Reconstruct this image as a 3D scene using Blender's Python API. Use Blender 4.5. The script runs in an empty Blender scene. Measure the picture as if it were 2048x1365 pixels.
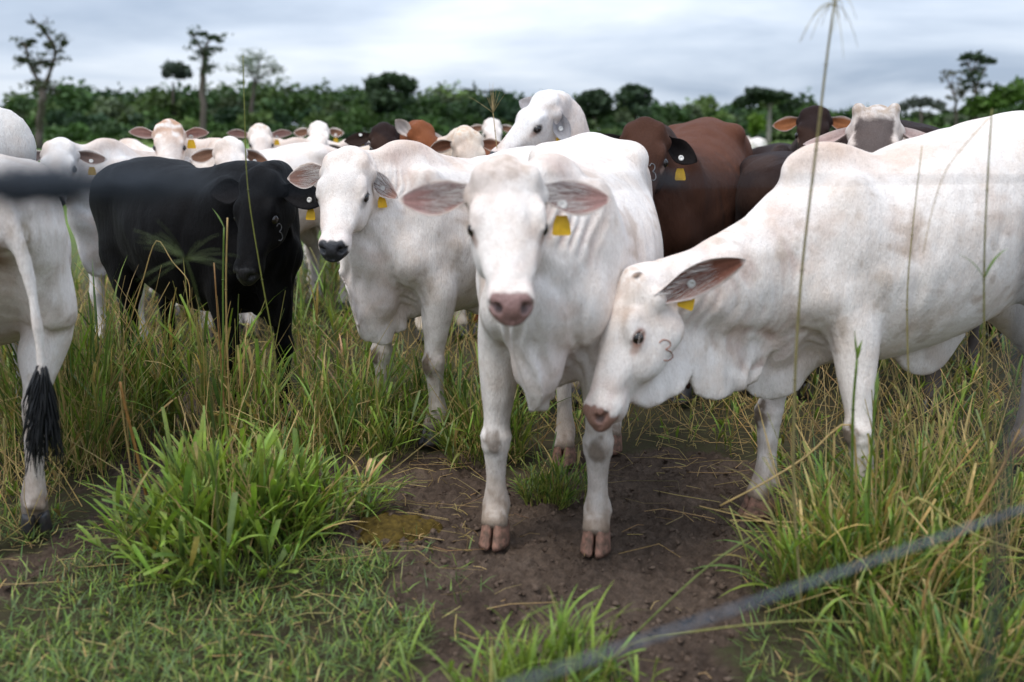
import bpy, bmesh, math, random, os
import numpy as np
from mathutils import Vector, Matrix
from mathutils.bvhtree import BVHTree
R = math.radians
scn = bpy.context.scene
COL = scn.collection
rng = np.random.default_rng(7)
random.seed(7)

# ------------------------------------------------------------------ camera, sky, sun, exposure
CAM_H = 1.40
F_PX = 1991.0                       # 35 mm lens on a 36 mm sensor, in photograph pixels
PITCH = math.atan((682.5 - 272.0) / F_PX)
cam_d = bpy.data.cameras.new('camera')
cam_d.sensor_width = 36.0
cam_d.lens = 35.0
cam_d.clip_start = 0.05
cam_d.clip_end = 4000.0
cam_d.dof.use_dof = True
cam_d.dof.focus_distance = 4.45
cam_d.dof.aperture_fstop = 1.7
cam = bpy.data.objects.new('camera', cam_d)
COL.objects.link(cam)
cam.location = (0, 0, CAM_H)
cam.rotation_euler = (math.pi / 2 - PITCH, 0, 0)
scn.camera = cam

world = bpy.data.worlds.new('World')
scn.world = world
world.use_nodes = True
wn = world.node_tree.nodes
wl = world.node_tree.links
wn.clear()


def wnode(t, **kw):
    n = wn.new(t)
    for k, v in kw.items():
        setattr(n, k, v)
    return n


SUN_EL, SUN_ROT = R(62), R(-140)
sky = wnode('ShaderNodeTexSky', sky_type='NISHITA', sun_disc=False)
sky.sun_elevation = SUN_EL
sky.sun_rotation = SUN_ROT
tc = wnode('ShaderNodeTexCoord')
sep = wnode('ShaderNodeSeparateXYZ')
wl.new(tc.outputs['Generated'], sep.inputs[0])
mx = wnode('ShaderNodeMath', operation='MAXIMUM')
wl.new(sep.outputs['Z'], mx.inputs[0]); mx.inputs[1].default_value = 0.0
ad = wnode('ShaderNodeMath', operation='ADD')
wl.new(mx.outputs[0], ad.inputs[0]); ad.inputs[1].default_value = 0.16
dv = wnode('ShaderNodeVectorMath', operation='DIVIDE')
cmb = wnode('ShaderNodeCombineXYZ')
for i in range(3):
    wl.new(ad.outputs[0], cmb.inputs[i])
wl.new(tc.outputs['Generated'], dv.inputs[0]); wl.new(cmb.outputs[0], dv.inputs[1])
mpg = wnode('ShaderNodeMapping')
mpg.inputs['Location'].default_value = (3.1, 1.4, 0.0)
mpg.inputs['Scale'].default_value = (0.55, 0.62, 0.25)
wl.new(dv.outputs[0], mpg.inputs[0])
ns = wnode('ShaderNodeTexNoise')
ns.inputs['Scale'].default_value = 1.15
ns.inputs['Detail'].default_value = 7.0
ns.inputs['Roughness'].default_value = 0.52
ns.inputs['Distortion'].default_value = 0.35
wl.new(mpg.outputs[0], ns.inputs['Vector'])
cr = wnode('ShaderNodeValToRGB')
cr.color_ramp.elements[0].position = 0.36
cr.color_ramp.elements[0].color = (0.290, 0.355, 0.460, 1)
cr.color_ramp.elements[1].position = 0.66
cr.color_ramp.elements[1].color = (0.665, 0.71, 0.77, 1)
e = cr.color_ramp.elements.new(0.50); e.color = (0.465, 0.53, 0.63, 1)
wl.new(ns.outputs['Fac'], cr.inputs[0])
# overcast luminance: the cloud deck is brighter overhead than at the horizon
gr = wnode('ShaderNodeMapRange')
gr.inputs['From Min'].default_value = 0.0; gr.inputs['From Max'].default_value = 1.0
gr.inputs['To Min'].default_value = 0.92; gr.inputs['To Max'].default_value = 2.6
wl.new(mx.outputs[0], gr.inputs['Value'])
vs = wnode('ShaderNodeVectorMath', operation='SCALE')
wl.new(cr.outputs[0], vs.inputs[0]); wl.new(gr.outputs[0], vs.inputs['Scale'])
bg1 = wnode('ShaderNodeBackground'); bg1.inputs['Strength'].default_value = 0.10
bg2 = wnode('ShaderNodeBackground'); bg2.inputs['Strength'].default_value = 1.0
wl.new(sky.outputs[0], bg1.inputs['Color']); wl.new(vs.outputs[0], bg2.inputs['Color'])
mxs = wnode('ShaderNodeMixShader'); mxs.inputs[0].default_value = 0.94
wl.new(bg1.outputs[0], mxs.inputs[1]); wl.new(bg2.outputs[0], mxs.inputs[2])
wo = wnode('ShaderNodeOutputWorld')
wl.new(mxs.outputs[0], wo.inputs[0])

sun_d = bpy.data.lights.new('sun', 'SUN')
sun_d.energy = 1.5
sun_d.angle = R(22)
sun_d.color = (1.0, 0.94, 0.86)
sun = bpy.data.objects.new('sun', sun_d)
COL.objects.link(sun)
sun.rotation_euler = Vector((math.cos(SUN_EL) * math.sin(SUN_ROT), math.cos(SUN_EL) * math.cos(SUN_ROT), math.sin(SUN_EL))).to_track_quat('Z', 'Y').to_euler()
scn.view_settings.view_transform = 'Standard'
scn.view_settings.look = 'None'
scn.view_settings.exposure = 0.52
scn.view_settings.gamma = 1.0
scn.render.engine = 'CYCLES'
scn.cycles.use_denoising = True
scn.cycles.max_bounces = 5
scn.cycles.diffuse_bounces = 3
scn.cycles.glossy_bounces = 2
scn.cycles.transparent_max_bounces = 8


def at(px, py, y):
    """world point seen at a photograph pixel, at distance y in front of the camera"""
    cx, cz = (px - 1024.0) / F_PX, (682.5 - py) / F_PX
    dy = math.cos(PITCH) + cz * math.sin(PITCH)
    dz = -math.sin(PITCH) + cz * math.cos(PITCH)
    t = y / dy
    return Vector((cx * t, y, CAM_H + dz * t))


def gr_at(px, py):
    """the point of the ground seen at a photograph pixel"""
    cz = (682.5 - py) / F_PX
    dy = math.cos(PITCH) + cz * math.sin(PITCH)
    dz = -math.sin(PITCH) + cz * math.cos(PITCH)
    t = -CAM_H / dz
    return Vector(((px - 1024.0) / F_PX * t, dy * t, 0.0))


def to_px(x, y, z):
    """numpy: world to photograph pixel"""
    z = z - CAM_H
    d = y * math.cos(PITCH) - z * math.sin(PITCH)
    v = y * math.sin(PITCH) + z * math.cos(PITCH)
    d = np.maximum(d, 1e-3)
    return 1024 + x / d * F_PX, 682.5 - v / d * F_PX


def tag(o, label=None, cat=None, group=None, kind=None):
    if label: o['label'] = label
    if cat: o['category'] = cat
    if group: o['group'] = group
    if kind: o['kind'] = kind
    return o


def empty(name, loc=(0, 0, 0), rz=0.0):
    o = bpy.data.objects.new(name, None)
    o.empty_display_size = 0.2
    COL.objects.link(o)
    o.location = loc
    o.rotation_euler = (0, 0, rz)
    return o


def mesh_obj(name, v, f, mat, parent=None, smooth=True, col=None):
    """v (n,3), f: (m,3|4) int array or list of lists; col (n,4) point colours"""
    me = bpy.data.meshes.new(name)
    v = np.asarray(v, np.float32)
    if isinstance(f, np.ndarray):
        k = f.shape[1]
        me.vertices.add(len(v)); me.vertices.foreach_set('co', v.ravel())
        me.loops.add(f.size); me.loops.foreach_set('vertex_index', f.astype(np.int32).ravel())
        me.polygons.add(len(f))
        me.polygons.foreach_set('loop_start', np.arange(0, f.size, k, dtype=np.int32))
        me.update(calc_edges=True)
    else:
        me.from_pydata(v.tolist(), [], f)
    if col is not None:
        a = me.color_attributes.new('Col', 'FLOAT_COLOR', 'POINT')
        a.data.foreach_set('color', np.asarray(col, np.float32).ravel())
    if smooth:
        me.polygons.foreach_set('use_smooth', np.ones(len(me.polygons), bool))
    if mat is not None:
        me.materials.append(mat)
    o = bpy.data.objects.new(name, me)
    COL.objects.link(o)
    if parent is not None:
        o.parent = parent
    return o


# ------------------------------------------------------------------ materials
def new_mat(name):
    m = bpy.data.materials.new(name)
    m.use_nodes = True
    nt = m.node_tree
    nt.nodes.clear()
    out = nt.nodes.new('ShaderNodeOutputMaterial')
    return m, nt, out


def nd(nt, t, **kw):
    n = nt.nodes.new(t)
    for k, v in kw.items():
        if k.startswith('i_'):
            n.inputs[k[2:].replace('_', ' ')].default_value = v
        else:
            setattr(n, k, v)
    return n


def mix_rgb(nt, blend, fac, a, b):
    n = nt.nodes.new('ShaderNodeMix')
    n.data_type = 'RGBA'
    n.blend_type = blend
    for sock, val in ((n.inputs[0], fac), (n.inputs[6], a), (n.inputs[7], b)):
        if hasattr(val, 'links'):
            nt.links.new(val, sock)
        else:
            sock.default_value = val
    return n.outputs[2]


def ramp(nt, src, stops):
    n = nt.nodes.new('ShaderNodeValToRGB')
    el = n.color_ramp.elements
    while len(el) < len(stops):
        el.new(0.5)
    for e_, (p, c) in zip(el, stops):
        e_.position = p
        e_.color = c if len(c) == 4 else (*c, 1)
    nt.links.new(src, n.inputs[0])
    return n.outputs[0]


def coat_material():
    m, nt, out = new_mat('short_coat')
    at_ = nd(nt, 'ShaderNodeVertexColor', layer_name='Col')
    tc_ = nd(nt, 'ShaderNodeTexCoord')
    # hair: fine noise stretched down the body, larger soft mottling
    mp = nd(nt, 'ShaderNodeMapping')
    mp.inputs['Scale'].default_value = (1, 1, 0.28)
    nt.links.new(tc_.outputs['Object'], mp.inputs[0])
    n1 = nd(nt, 'ShaderNodeTexNoise', i_Scale=240.0, i_Detail=3.0, i_Roughness=0.65)
    nt.links.new(mp.outputs[0], n1.inputs['Vector'])
    n2 = nd(nt, 'ShaderNodeTexNoise', i_Scale=7.0, i_Detail=5.0, i_Roughness=0.6)
    nt.links.new(tc_.outputs['Object'], n2.inputs['Vector'])
    n3 = nd(nt, 'ShaderNodeTexNoise', i_Scale=34.0, i_Detail=4.0, i_Roughness=0.6)
    nt.links.new(mp.outputs[0], n3.inputs['Vector'])
    c1 = mix_rgb(nt, 'MULTIPLY', 1.0, at_.outputs[0], ramp(nt, n1.outputs[0], [(0.25, (0.80, 0.78, 0.765)), (0.58, (1, 1, 1))]))
    c2 = mix_rgb(nt, 'MULTIPLY', 1.0, c1, ramp(nt, n2.outputs[0], [(0.34, (0.92, 0.865, 0.82)), (0.56, (1, 1, 1))]))
    c3 = mix_rgb(nt, 'MULTIPLY', 0.7, c2, ramp(nt, n3.outputs[0], [(0.3, (0.90, 0.88, 0.87)), (0.55, (1, 1, 1))]))
    b = nd(nt, 'ShaderNodeBsdfPrincipled')
    nt.links.new(c3, b.inputs['Base Color'])
    mr = nd(nt, 'ShaderNodeMapRange')
    mr.inputs['To Min'].default_value = 0.30
    mr.inputs['To Max'].default_value = 0.62
    nt.links.new(at_.outputs['Alpha'], mr.inputs['Value'])
    nt.links.new(mr.outputs[0], b.inputs['Roughness'])
    ms = nd(nt, 'ShaderNodeMapRange')
    ms.inputs['To Min'].default_value = 0.5
    ms.inputs['To Max'].default_value = 0.06
    nt.links.new(at_.outputs['Alpha'], ms.inputs['Value'])
    nt.links.new(ms.outputs[0], b.inputs['Specular IOR Level'])
    b.inputs['Sheen Weight'].default_value = 0.015
    b.inputs['Sheen Roughness'].default_value = 0.5
    b.inputs['Subsurface Weight'].default_value = 0.0
    bp = nd(nt, 'ShaderNodeBump', i_Strength=0.6, i_Distance=0.005)
    nt.links.new(n1.outputs[0], bp.inputs['Height'])
    bp2 = nd(nt, 'ShaderNodeBump', i_Strength=0.45, i_Distance=0.016)
    nt.links.new(n3.outputs[0], bp2.inputs['Height'])
    nt.links.new(bp.outputs[0], bp2.inputs['Normal'])
    nt.links.new(bp2.outputs[0], b.inputs['Normal'])
    nt.links.new(b.outputs[0], out.inputs[0])
    return m


def plain_mat(name, color, rough=0.6, spec=0.4, noise=None, bump=0.0, nscale=40.0):
    m, nt, out = new_mat(name)
    b = nd(nt, 'ShaderNodeBsdfPrincipled')
    b.inputs['Base Color'].default_value = (*color, 1)
    b.inputs['Roughness'].default_value = rough
    b.inputs['Specular IOR Level'].default_value = spec
    tc_ = nd(nt, 'ShaderNodeTexCoord')
    n1 = nd(nt, 'ShaderNodeTexNoise', i_Scale=nscale, i_Detail=5.0, i_Roughness=0.6)
    nt.links.new(tc_.outputs['Object'], n1.inputs['Vector'])
    if noise:
        c = ramp(nt, n1.outputs[0], [(0.32, noise), (0.62, color)])
        nt.links.new(c, b.inputs['Base Color'])
    if bump:
        bp = nd(nt, 'ShaderNodeBump', i_Strength=0.6, i_Distance=bump)
        nt.links.new(n1.outputs[0], bp.inputs['Height'])
        nt.links.new(bp.outputs[0], b.inputs['Normal'])
    nt.links.new(b.outputs[0], out.inputs[0])
    return m


M_COAT = coat_material()
M_EYE = plain_mat('dark_eye', (0.012, 0.008, 0.006), 0.06, 0.6)
M_TAG = plain_mat('yellow_tag_plastic', (0.80, 0.47, 0.012), 0.45, 0.35, noise=(0.66, 0.38, 0.010), nscale=60)
M_BUTTON = plain_mat('white_tag_button', (0.72, 0.70, 0.66), 0.4, 0.4, noise=(0.55, 0.53, 0.5), nscale=90)
M_HOOFP = plain_mat('pink_horn_hoof', (0.27, 0.145, 0.105), 0.7, 0.2, noise=(0.085, 0.058, 0.042), bump=0.008, nscale=46)
M_HOOFD = plain_mat('dark_horn_hoof', (0.035, 0.037, 0.042), 0.4, 0.4, noise=(0.07, 0.055, 0.045), bump=0.003, nscale=30)
M_HAIRB = plain_mat('black_tail_hair', (0.008, 0.008, 0.009), 0.5, 0.4)
M_SCARB = plain_mat('brown_brand_scar', (0.30, 0.13, 0.085), 0.7, 0.2, noise=(0.42, 0.24, 0.18), nscale=80)
M_SCARG = plain_mat('pale_brand_scar', (0.10, 0.10, 0.105), 0.8, 0.2, noise=(0.2, 0.19, 0.19), nscale=80)
M_SCARW = plain_mat('grey_brand_scar', (0.45, 0.43, 0.42), 0.8, 0.2, noise=(0.6, 0.58, 0.57), nscale=80)
# ------------------------------------------------------------------ soft-body modelling: signed distance volume -> one skin
def unit(v):
    v = np.asarray(v, float)
    return v / (np.linalg.norm(v) + 1e-12)


def catmull(P, n):
    """P (m,k) -> dense samples (n per span)"""
    P = np.asarray(P, float)
    Q = np.vstack([2 * P[0] - P[1], P, 2 * P[-1] - P[-2]])
    out = []
    for i in range(1, len(Q) - 2):
        t = np.linspace(0, 1, n, endpoint=False)[:, None]
        a, b, c, d = Q[i - 1], Q[i], Q[i + 1], Q[i + 2]
        out.append(0.5 * (2 * b + (c - a) * t + (2 * a - 5 * b + 4 * c - d) * t ** 2 + (3 * b - a - 3 * c + d) * t ** 3))
    out.append(P[-1:])
    return np.vstack(out)


class Vol:
    def __init__(self, axes):
        self.ax = [np.asarray(a, np.float32) for a in axes]
        self.D = np.full([len(a) for a in self.ax], 1.0, np.float32)

    def sub(self, lo, hi):
        s = []
        for a, l, h in zip(self.ax, lo, hi):
            i0 = max(0, int(np.searchsorted(a, l)) - 1)
            i1 = min(len(a), int(np.searchsorted(a, h)) + 1)
            if i1 - i0 < 2:
                return None
            s.append(slice(i0, i1))
        return tuple(s)

    def pts(self, s):
        return np.meshgrid(self.ax[0][s[0]], self.ax[1][s[1]], self.ax[2][s[2]], indexing='ij', sparse=True)

    def put(self, s, d, k, cut=False):
        S = self.D[s]
        if cut:                                  # smooth subtraction
            h = np.clip(0.5 - 0.5 * (S + d) / k, 0, 1)
            self.D[s] = S * (1 - h) - d * h + k * h * (1 - h)
        else:
            h = np.clip(0.5 + 0.5 * (S - d) / k, 0, 1)
            self.D[s] = S * (1 - h) + d * h - k * h * (1 - h)

    def ell(self, c, r, k=0.03, rot=None, cut=False):
        c = np.asarray(c, float); r = np.asarray(r, float)
        m = r.max() * 1.02 + k
        s = self.sub(c - m, c + m)
        if s is None:
            return
        X, Y, Z = self.pts(s)
        X, Y, Z = X - c[0], Y - c[1], Z - c[2]
        if rot is None:
            u, v, w = X, Y, Z
        else:
            A = np.asarray(rot, np.float32)      # columns: local axes
            u = X * A[0, 0] + Y * A[1, 0] + Z * A[2, 0]
            v = X * A[0, 1] + Y * A[1, 1] + Z * A[2, 1]
            w = X * A[0, 2] + Y * A[1, 2] + Z * A[2, 2]
        k0 = np.sqrt((u / r[0]) ** 2 + (v / r[1]) ** 2 + (w / r[2]) ** 2)
        k1 = np.sqrt((u / r[0] ** 2) ** 2 + (v / r[1] ** 2) ** 2 + (w / r[2] ** 2) ** 2) + 1e-6
        d = np.where(k0 > 0.3, k0 * (k0 - 1) / k1, (k0 - 1) * r.min()).astype(np.float32)
        self.put(s, d, k, cut)

    def sweep(self, nodes, k=0.04, up=(0, 0, 1), n=6, warp=None, ups=None, cap=1.0, cut=False, sides=None):
        """nodes rows: x y z a bu bd (half width, reach up, reach down); elliptic section along a smooth curve"""
        N = catmull(nodes, n)
        P = N[:, :3]
        T = np.gradient(P, axis=0)
        T /= np.linalg.norm(T, axis=1)[:, None] + 1e-9
        if ups is None:
            Ur = np.tile(np.asarray(up, float), (len(P), 1))
        else:
            Ur = catmull(ups, n)
        U = np.cross(Ur, T) if sides is None else (lambda S: S - (S * T).sum(1)[:, None] * T)(catmull(sides, n))
        U /= np.linalg.norm(U, axis=1)[:, None] + 1e-9
        V = np.cross(T, U)
        m = N[:, 3:6].max() + k + 0.01
        s = self.sub(P.min(0) - m, P.max(0) + m)
        if s is None:
            return N, T, U, V
        X, Y, Z = self.pts(s)
        shp = self.D[s].shape
        best = np.full(shp, 1e9, np.float32)
        par = np.zeros(shp, np.float32)
        ga = [A_[q] for A_, q in zip(self.ax, s)]
        for i in range(len(P) - 1):
            a, b = P[i].astype(np.float32), P[i + 1].astype(np.float32)
            ab = b - a
            L2 = float(ab @ ab) + 1e-12
            ml = N[i:i + 2, 3:6].max() + k + 0.012
            bx = []
            for g, l, h in zip(ga, np.minimum(a, b) - ml, np.maximum(a, b) + ml):
                i0, i1 = int(np.searchsorted(g, l)), int(np.searchsorted(g, h))
                bx.append(slice(max(i0 - 1, 0), min(i1 + 1, len(g))))
            bx = tuple(bx)
            if min(q.stop - q.start for q in bx) < 1:
                continue
            x, y, z = X[bx[0]] - a[0], Y[:, bx[1]] - a[1], Z[:, :, bx[2]] - a[2]
            t = np.clip((x * ab[0] + y * ab[1] + z * ab[2]) / L2, 0, 1)
            d2 = (x - t * ab[0]) ** 2 + (y - t * ab[1]) ** 2 + (z - t * ab[2]) ** 2
            bb = best[bx]
            q = d2 < bb
            best[bx] = np.where(q, d2, bb)
            par[bx] = np.where(q, i + t, par[bx])
        act = best < m * m
        idx = np.nonzero(act)
        pr = par[idx]
        i0 = np.minimum(pr.astype(int), len(P) - 2)
        f = (pr - i0)[:, None].astype(np.float32)
        it = lambda A: (lambda B: B[i0] + (B[i0 + 1] - B[i0]) * f)(A.astype(np.float32))
        C = it(P)
        W = np.stack([self.ax[0][s[0]][idx[0]], self.ax[1][s[1]][idx[1]], self.ax[2][s[2]][idx[2]]], 1) - C
        u = (W * it(U)).sum(1); v = (W * it(V)).sum(1); w = (W * it(T)).sum(1)
        ab_ = it(N[:, 3:6])
        inner = (pr > 1e-3) & (pr < len(P) - 1 - 1e-3)
        v = np.where(inner, np.where(v > 0, 1, -1) * np.hypot(v, w), v)
        w = np.where(inner, 0, w)
        if warp is not None:
            u = u - warp(pr / (len(P) - 1), v, ab_, W + C)
        A_, B_ = ab_[:, 0], np.where(v > 0, ab_[:, 1], ab_[:, 2])
        Cc = np.minimum(A_, B_) * cap
        k0 = np.sqrt((u / A_) ** 2 + (v / B_) ** 2 + (w / Cc) ** 2)
        k1 = np.sqrt((u / A_ ** 2) ** 2 + (v / B_ ** 2) ** 2 + (w / Cc ** 2) ** 2) + 1e-6
        d = np.where(k0 > 0.3, k0 * (k0 - 1) / k1, (k0 - 1) * np.minimum(A_, B_))
        full = np.full(shp, 1.0, np.float32)
        full[idx] = d
        self.put(s, full, k, cut)
        return N, T, U, V

    def coarse(self, st=3):
        ax = []
        for a in self.ax:
            b = a[::st]
            if b[-1] < a[-1]:
                b = np.append(b, a[-1])
            ax.append(b)
        return Vol(ax)

    def fill_from(self, o):
        """linear upsampling of a coarser volume"""
        D = o.D
        for q in range(3):
            c, a = o.ax[q], self.ax[q]
            i = np.clip(np.searchsorted(c, a, 'right') - 1, 0, len(c) - 2)
            f = ((a - c[i]) / (c[i + 1] - c[i])).astype(np.float32)
            shp = [1, 1, 1]; shp[q] = -1
            f = f.reshape(shp)
            D = np.take(D, i, q) * (1 - f) + np.take(D, i + 1, q) * f
        self.D = D.astype(np.float32)

    def skin(self):
        """surface nets: vertices (n,3), quads (m,4)"""
        D = self.D
        ins = D < 0
        nx, ny, nz = D.shape
        c = np.zeros((nx - 1, ny - 1, nz - 1), np.uint8)
        for i in (0, 1):
            for j in (0, 1):
                for k in (0, 1):
                    c += ins[i:nx - 1 + i, j:ny - 1 + j, k:nz - 1 + k]
        I, J, K = np.nonzero((c > 0) & (c < 8))
        vid = np.full(c.shape, -1, np.int32)
        vid[I, J, K] = np.arange(len(I))
        offs = [(i, j, k) for i in (0, 1) for j in (0, 1) for k in (0, 1)]
        val = {o: D[I + o[0], J + o[1], K + o[2]] for o in offs}
        acc = np.zeros((len(I), 3)); cnt = np.zeros(len(I))
        for o in offs:
            for ax in range(3):
                if o[ax] == 0:
                    p = list(o); p[ax] = 1; p = tuple(p)
                    a, b = val[o], val[p]
                    x = (a < 0) != (b < 0)
                    t = np.where(x, a / np.where(x, a - b, 1), 0)
                    pos = np.tile(np.array(o, float), (len(I), 1))
                    pos[:, ax] = t
                    acc += pos * x[:, None]; cnt += x
        fr = acc / np.maximum(cnt, 1)[:, None]
        V = np.empty((len(I), 3))
        for q, (ia, a) in enumerate(zip((I, J, K), self.ax)):
            V[:, q] = a[ia] + fr[:, q] * (a[ia + 1] - a[ia])
        F = []
        for ax in range(3):
            a = [slice(None)] * 3; b = [slice(None)] * 3
            a[ax] = slice(0, -1); b[ax] = slice(1, None)
            A, B = ins[tuple(a)], ins[tuple(b)]
            x = A != B
            o1, o2 = [(1, 2), (2, 0), (0, 1)][ax]
            ii = list(np.nonzero(x))
            ok = (ii[o1] > 0) & (ii[o2] > 0) & (ii[o1] < D.shape[o1] - 1) & (ii[o2] < D.shape[o2] - 1)
            ii = [q[ok] for q in ii]
            flip = A[tuple(ii)]

            def cell(d1, d2):
                q = [w.copy() for w in ii]
                q[o1] -= d1; q[o2] -= d2
                return vid[tuple(q)]
            quad = np.stack([cell(1, 1), cell(0, 1), cell(0, 0), cell(1, 0)], 1)
            quad[~flip] = quad[~flip][:, ::-1]
            F.append(quad)
        return V, np.vstack(F)


def relax(V, F, it=2, lam=0.5):
    e = np.vstack([F[:, [0, 1]], F[:, [1, 2]], F[:, [2, 3]], F[:, [3, 0]]])
    n = len(V)
    deg = np.bincount(e[:, 0], minlength=n) + np.bincount(e[:, 1], minlength=n)
    for i in range(it):
        S = np.stack([np.bincount(e[:, 0], V[e[:, 1], q], n) + np.bincount(e[:, 1], V[e[:, 0], q], n) for q in range(3)], 1)
        V = V + lam * (S / np.maximum(deg, 1)[:, None] - V)
    return V


def vnormals(V, F):
    n = np.cross(V[F[:, 2]] - V[F[:, 0]], V[F[:, 3]] - V[F[:, 1]])
    N = np.stack([sum(np.bincount(F[:, j], n[:, q], len(V)) for j in range(4)) for q in range(3)], 1)
    return N / (np.linalg.norm(N, axis=1)[:, None] + 1e-12)


def vnoise(P, scale, seed=0):
    """cheap smooth noise at points, about -1..1"""
    r = np.random.default_rng(seed)
    out = np.zeros(len(P))
    for i in range(7):
        d = r.normal(size=3); d /= np.linalg.norm(d)
        f = scale * r.uniform(0.6, 1.9)
        out += np.sin(P @ d * f * 6.283 + r.uniform(0, 6.283) + 1.3 * np.sin(P @ r.normal(size=3) * scale * 2.5))
    return out / 3.2


def smooth(a, b, x):
    t = np.clip((x - a) / (b - a), 0, 1)
    return t * t * (3 - 2 * t)


# ------------------------------------------------------------------ cattle
TORSO = np.array([  # x, top, bottom, half width
    (-0.80, 1.20, 1.00, 0.075),
    (-0.74, 1.275, 0.98, 0.135),
    (-0.62, 1.335, 0.91, 0.185),
    (-0.48, 1.365, 0.80, 0.225),
    (-0.34, 1.350, 0.715, 0.255),
    (-0.16, 1.315, 0.630, 0.290),
    (0.04, 1.290, 0.590, 0.305),
    (0.24, 1.280, 0.575, 0.290),
    (0.40, 1.290, 0.580, 0.240),
    (0.54, 1.255, 0.600, 0.190),
    (0.64, 1.150, 0.640, 0.142),
    (0.70, 1.02, 0.710, 0.095)])


def leg_chain(front, side, hoof, body):
    """joint rows x y z a(side) bu(front) bd(back)"""
    hx, hy = hoof
    if front:
        sh = np.array([0.50, side * 0.155, 0.96]); el = np.array([0.44, side * 0.170, 0.70])
        kx = hx * 0.72 + el[0] * 0.28 - 0.005; ky = hy * 0.70 + el[1] * 0.30
        kn = np.array([kx + 0.012, ky, 0.385])
        ft = np.array([hx - 0.022, hy, 0.135])
        L = lambda a, b, t: a * (1 - t) + b * t
        sh = sh * [1, 0.68, 1] + [0, 0, 0.08]
        rows = [(*sh, 0.045, 0.09, 0.09), (*L(sh, el, .62), 0.082, 0.112, 0.118), (*el, 0.076, 0.088, 0.092),
                (*L(el, kn, .45), 0.060, 0.066, 0.066), (*L(el, kn, .80), 0.045, 0.047, 0.048), (*kn, 0.0530, 0.053, 0.048),
                (*L(kn, ft, .25), 0.0420, 0.041, 0.044), (*L(kn, ft, .6), 0.0355, 0.033, 0.040), (*L(kn, ft, .86), 0.0430, 0.039, 0.047), (*ft, 0.0515, 0.045, 0.052),
                (hx - 0.004, hy, 0.104, 0.0465, 0.043, 0.046), (hx + 0.010, hy, 0.076, 0.0490, 0.046, 0.050)]
        return rows, kn, ft
    hp = np.array([-0.50, side * 0.115, 1.10]); st = np.array([-0.36, side * 0.205, 0.80])
    hk = np.array([hx - 0.055, hy * 0.75 + side * 0.045, 0.475])
    ft = np.array([hx - 0.030, hy, 0.140])
    th = np.array([-0.51, side * 0.150, 0.88]); ga = np.array([(-0.44 + hk[0]) / 2 + 0.0, (side * 0.165 + hk[1]) / 2, 0.64])
    L = lambda a, b, t: a * (1 - t) + b * t
    hp = hp * [1, 0.7, 1]
    rows = [(*hp, 0.10, 0.16, 0.19), (*th, 0.105, 0.175, 0.195), (-0.475, side * 0.165, 0.755, 0.080, 0.130, 0.150), (*ga, 0.076, 0.090, 0.110),
            (*L(ga, hk, .6), 0.048, 0.054, 0.068), (*hk, 0.0425, 0.050, 0.058), (*L(hk, ft, .22), 0.0385, 0.044, 0.047), (*L(hk, ft, .6), 0.0335, 0.034, 0.038),
            (*L(hk, ft, .87), 0.0385, 0.037, 0.043), (*ft, 0.0455, 0.041, 0.049), (hx - 0.006, hy, 0.104, 0.045, 0.042, 0.046), (hx + 0.008, hy, 0.076, 0.0475, 0.046, 0.050)]
    return rows, hk, ft


def hoof_mesh():
    V, F = [], []
    for sd in (-1, 1):
        rings = []
        # outline of one claw: toe forward, flat inner side
        base = [(0.066, 0.010), (0.058, 0.026), (0.034, 0.042), (0.000, 0.047), (-0.032, 0.043), (-0.050, 0.030), (-0.054, 0.014), (-0.030, 0.0035), (0.015, 0.0035), (0.050, 0.0035)]
        for z, sc, dx in ((0.0, 1.0, 0.0), (0.014, 0.985, -0.004), (0.038, 0.92, -0.014), (0.064, 0.86, -0.026), (0.072, 0.70, -0.030)):
            rings.append([(x * sc + dx + 0.012, sd * (y * (sc if y > 0.01 else 1.0)), z + (0.016 * max(0, (x + 0.02)) / 0.08 if z > 0.045 else 0)) for x, y in base])
        o = len(V)
        for r_ in rings:
            V += r_
        n = len(base)
        for i in range(len(rings) - 1):
            for j in range(n):
                q = [o + i * n + j, o + i * n + (j + 1) % n, o + (i + 1) * n + (j + 1) % n, o + (i + 1) * n + j]
                F.append(q if sd > 0 else q[::-1])
        top = [o + (len(rings) - 1) * n + j for j in range(n)]
        F.append(top if sd > 0 else top[::-1])
        bot = [o + j for j in range(n)][::-1]
        F.append(bot if sd > 0 else bot[::-1])
    return V, F


HOOF_V, HOOF_F = hoof_mesh()
HOOF_V = [(x * 1.08, y * 1.14, z * 1.05) for x, y, z in HOOF_V]


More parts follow.
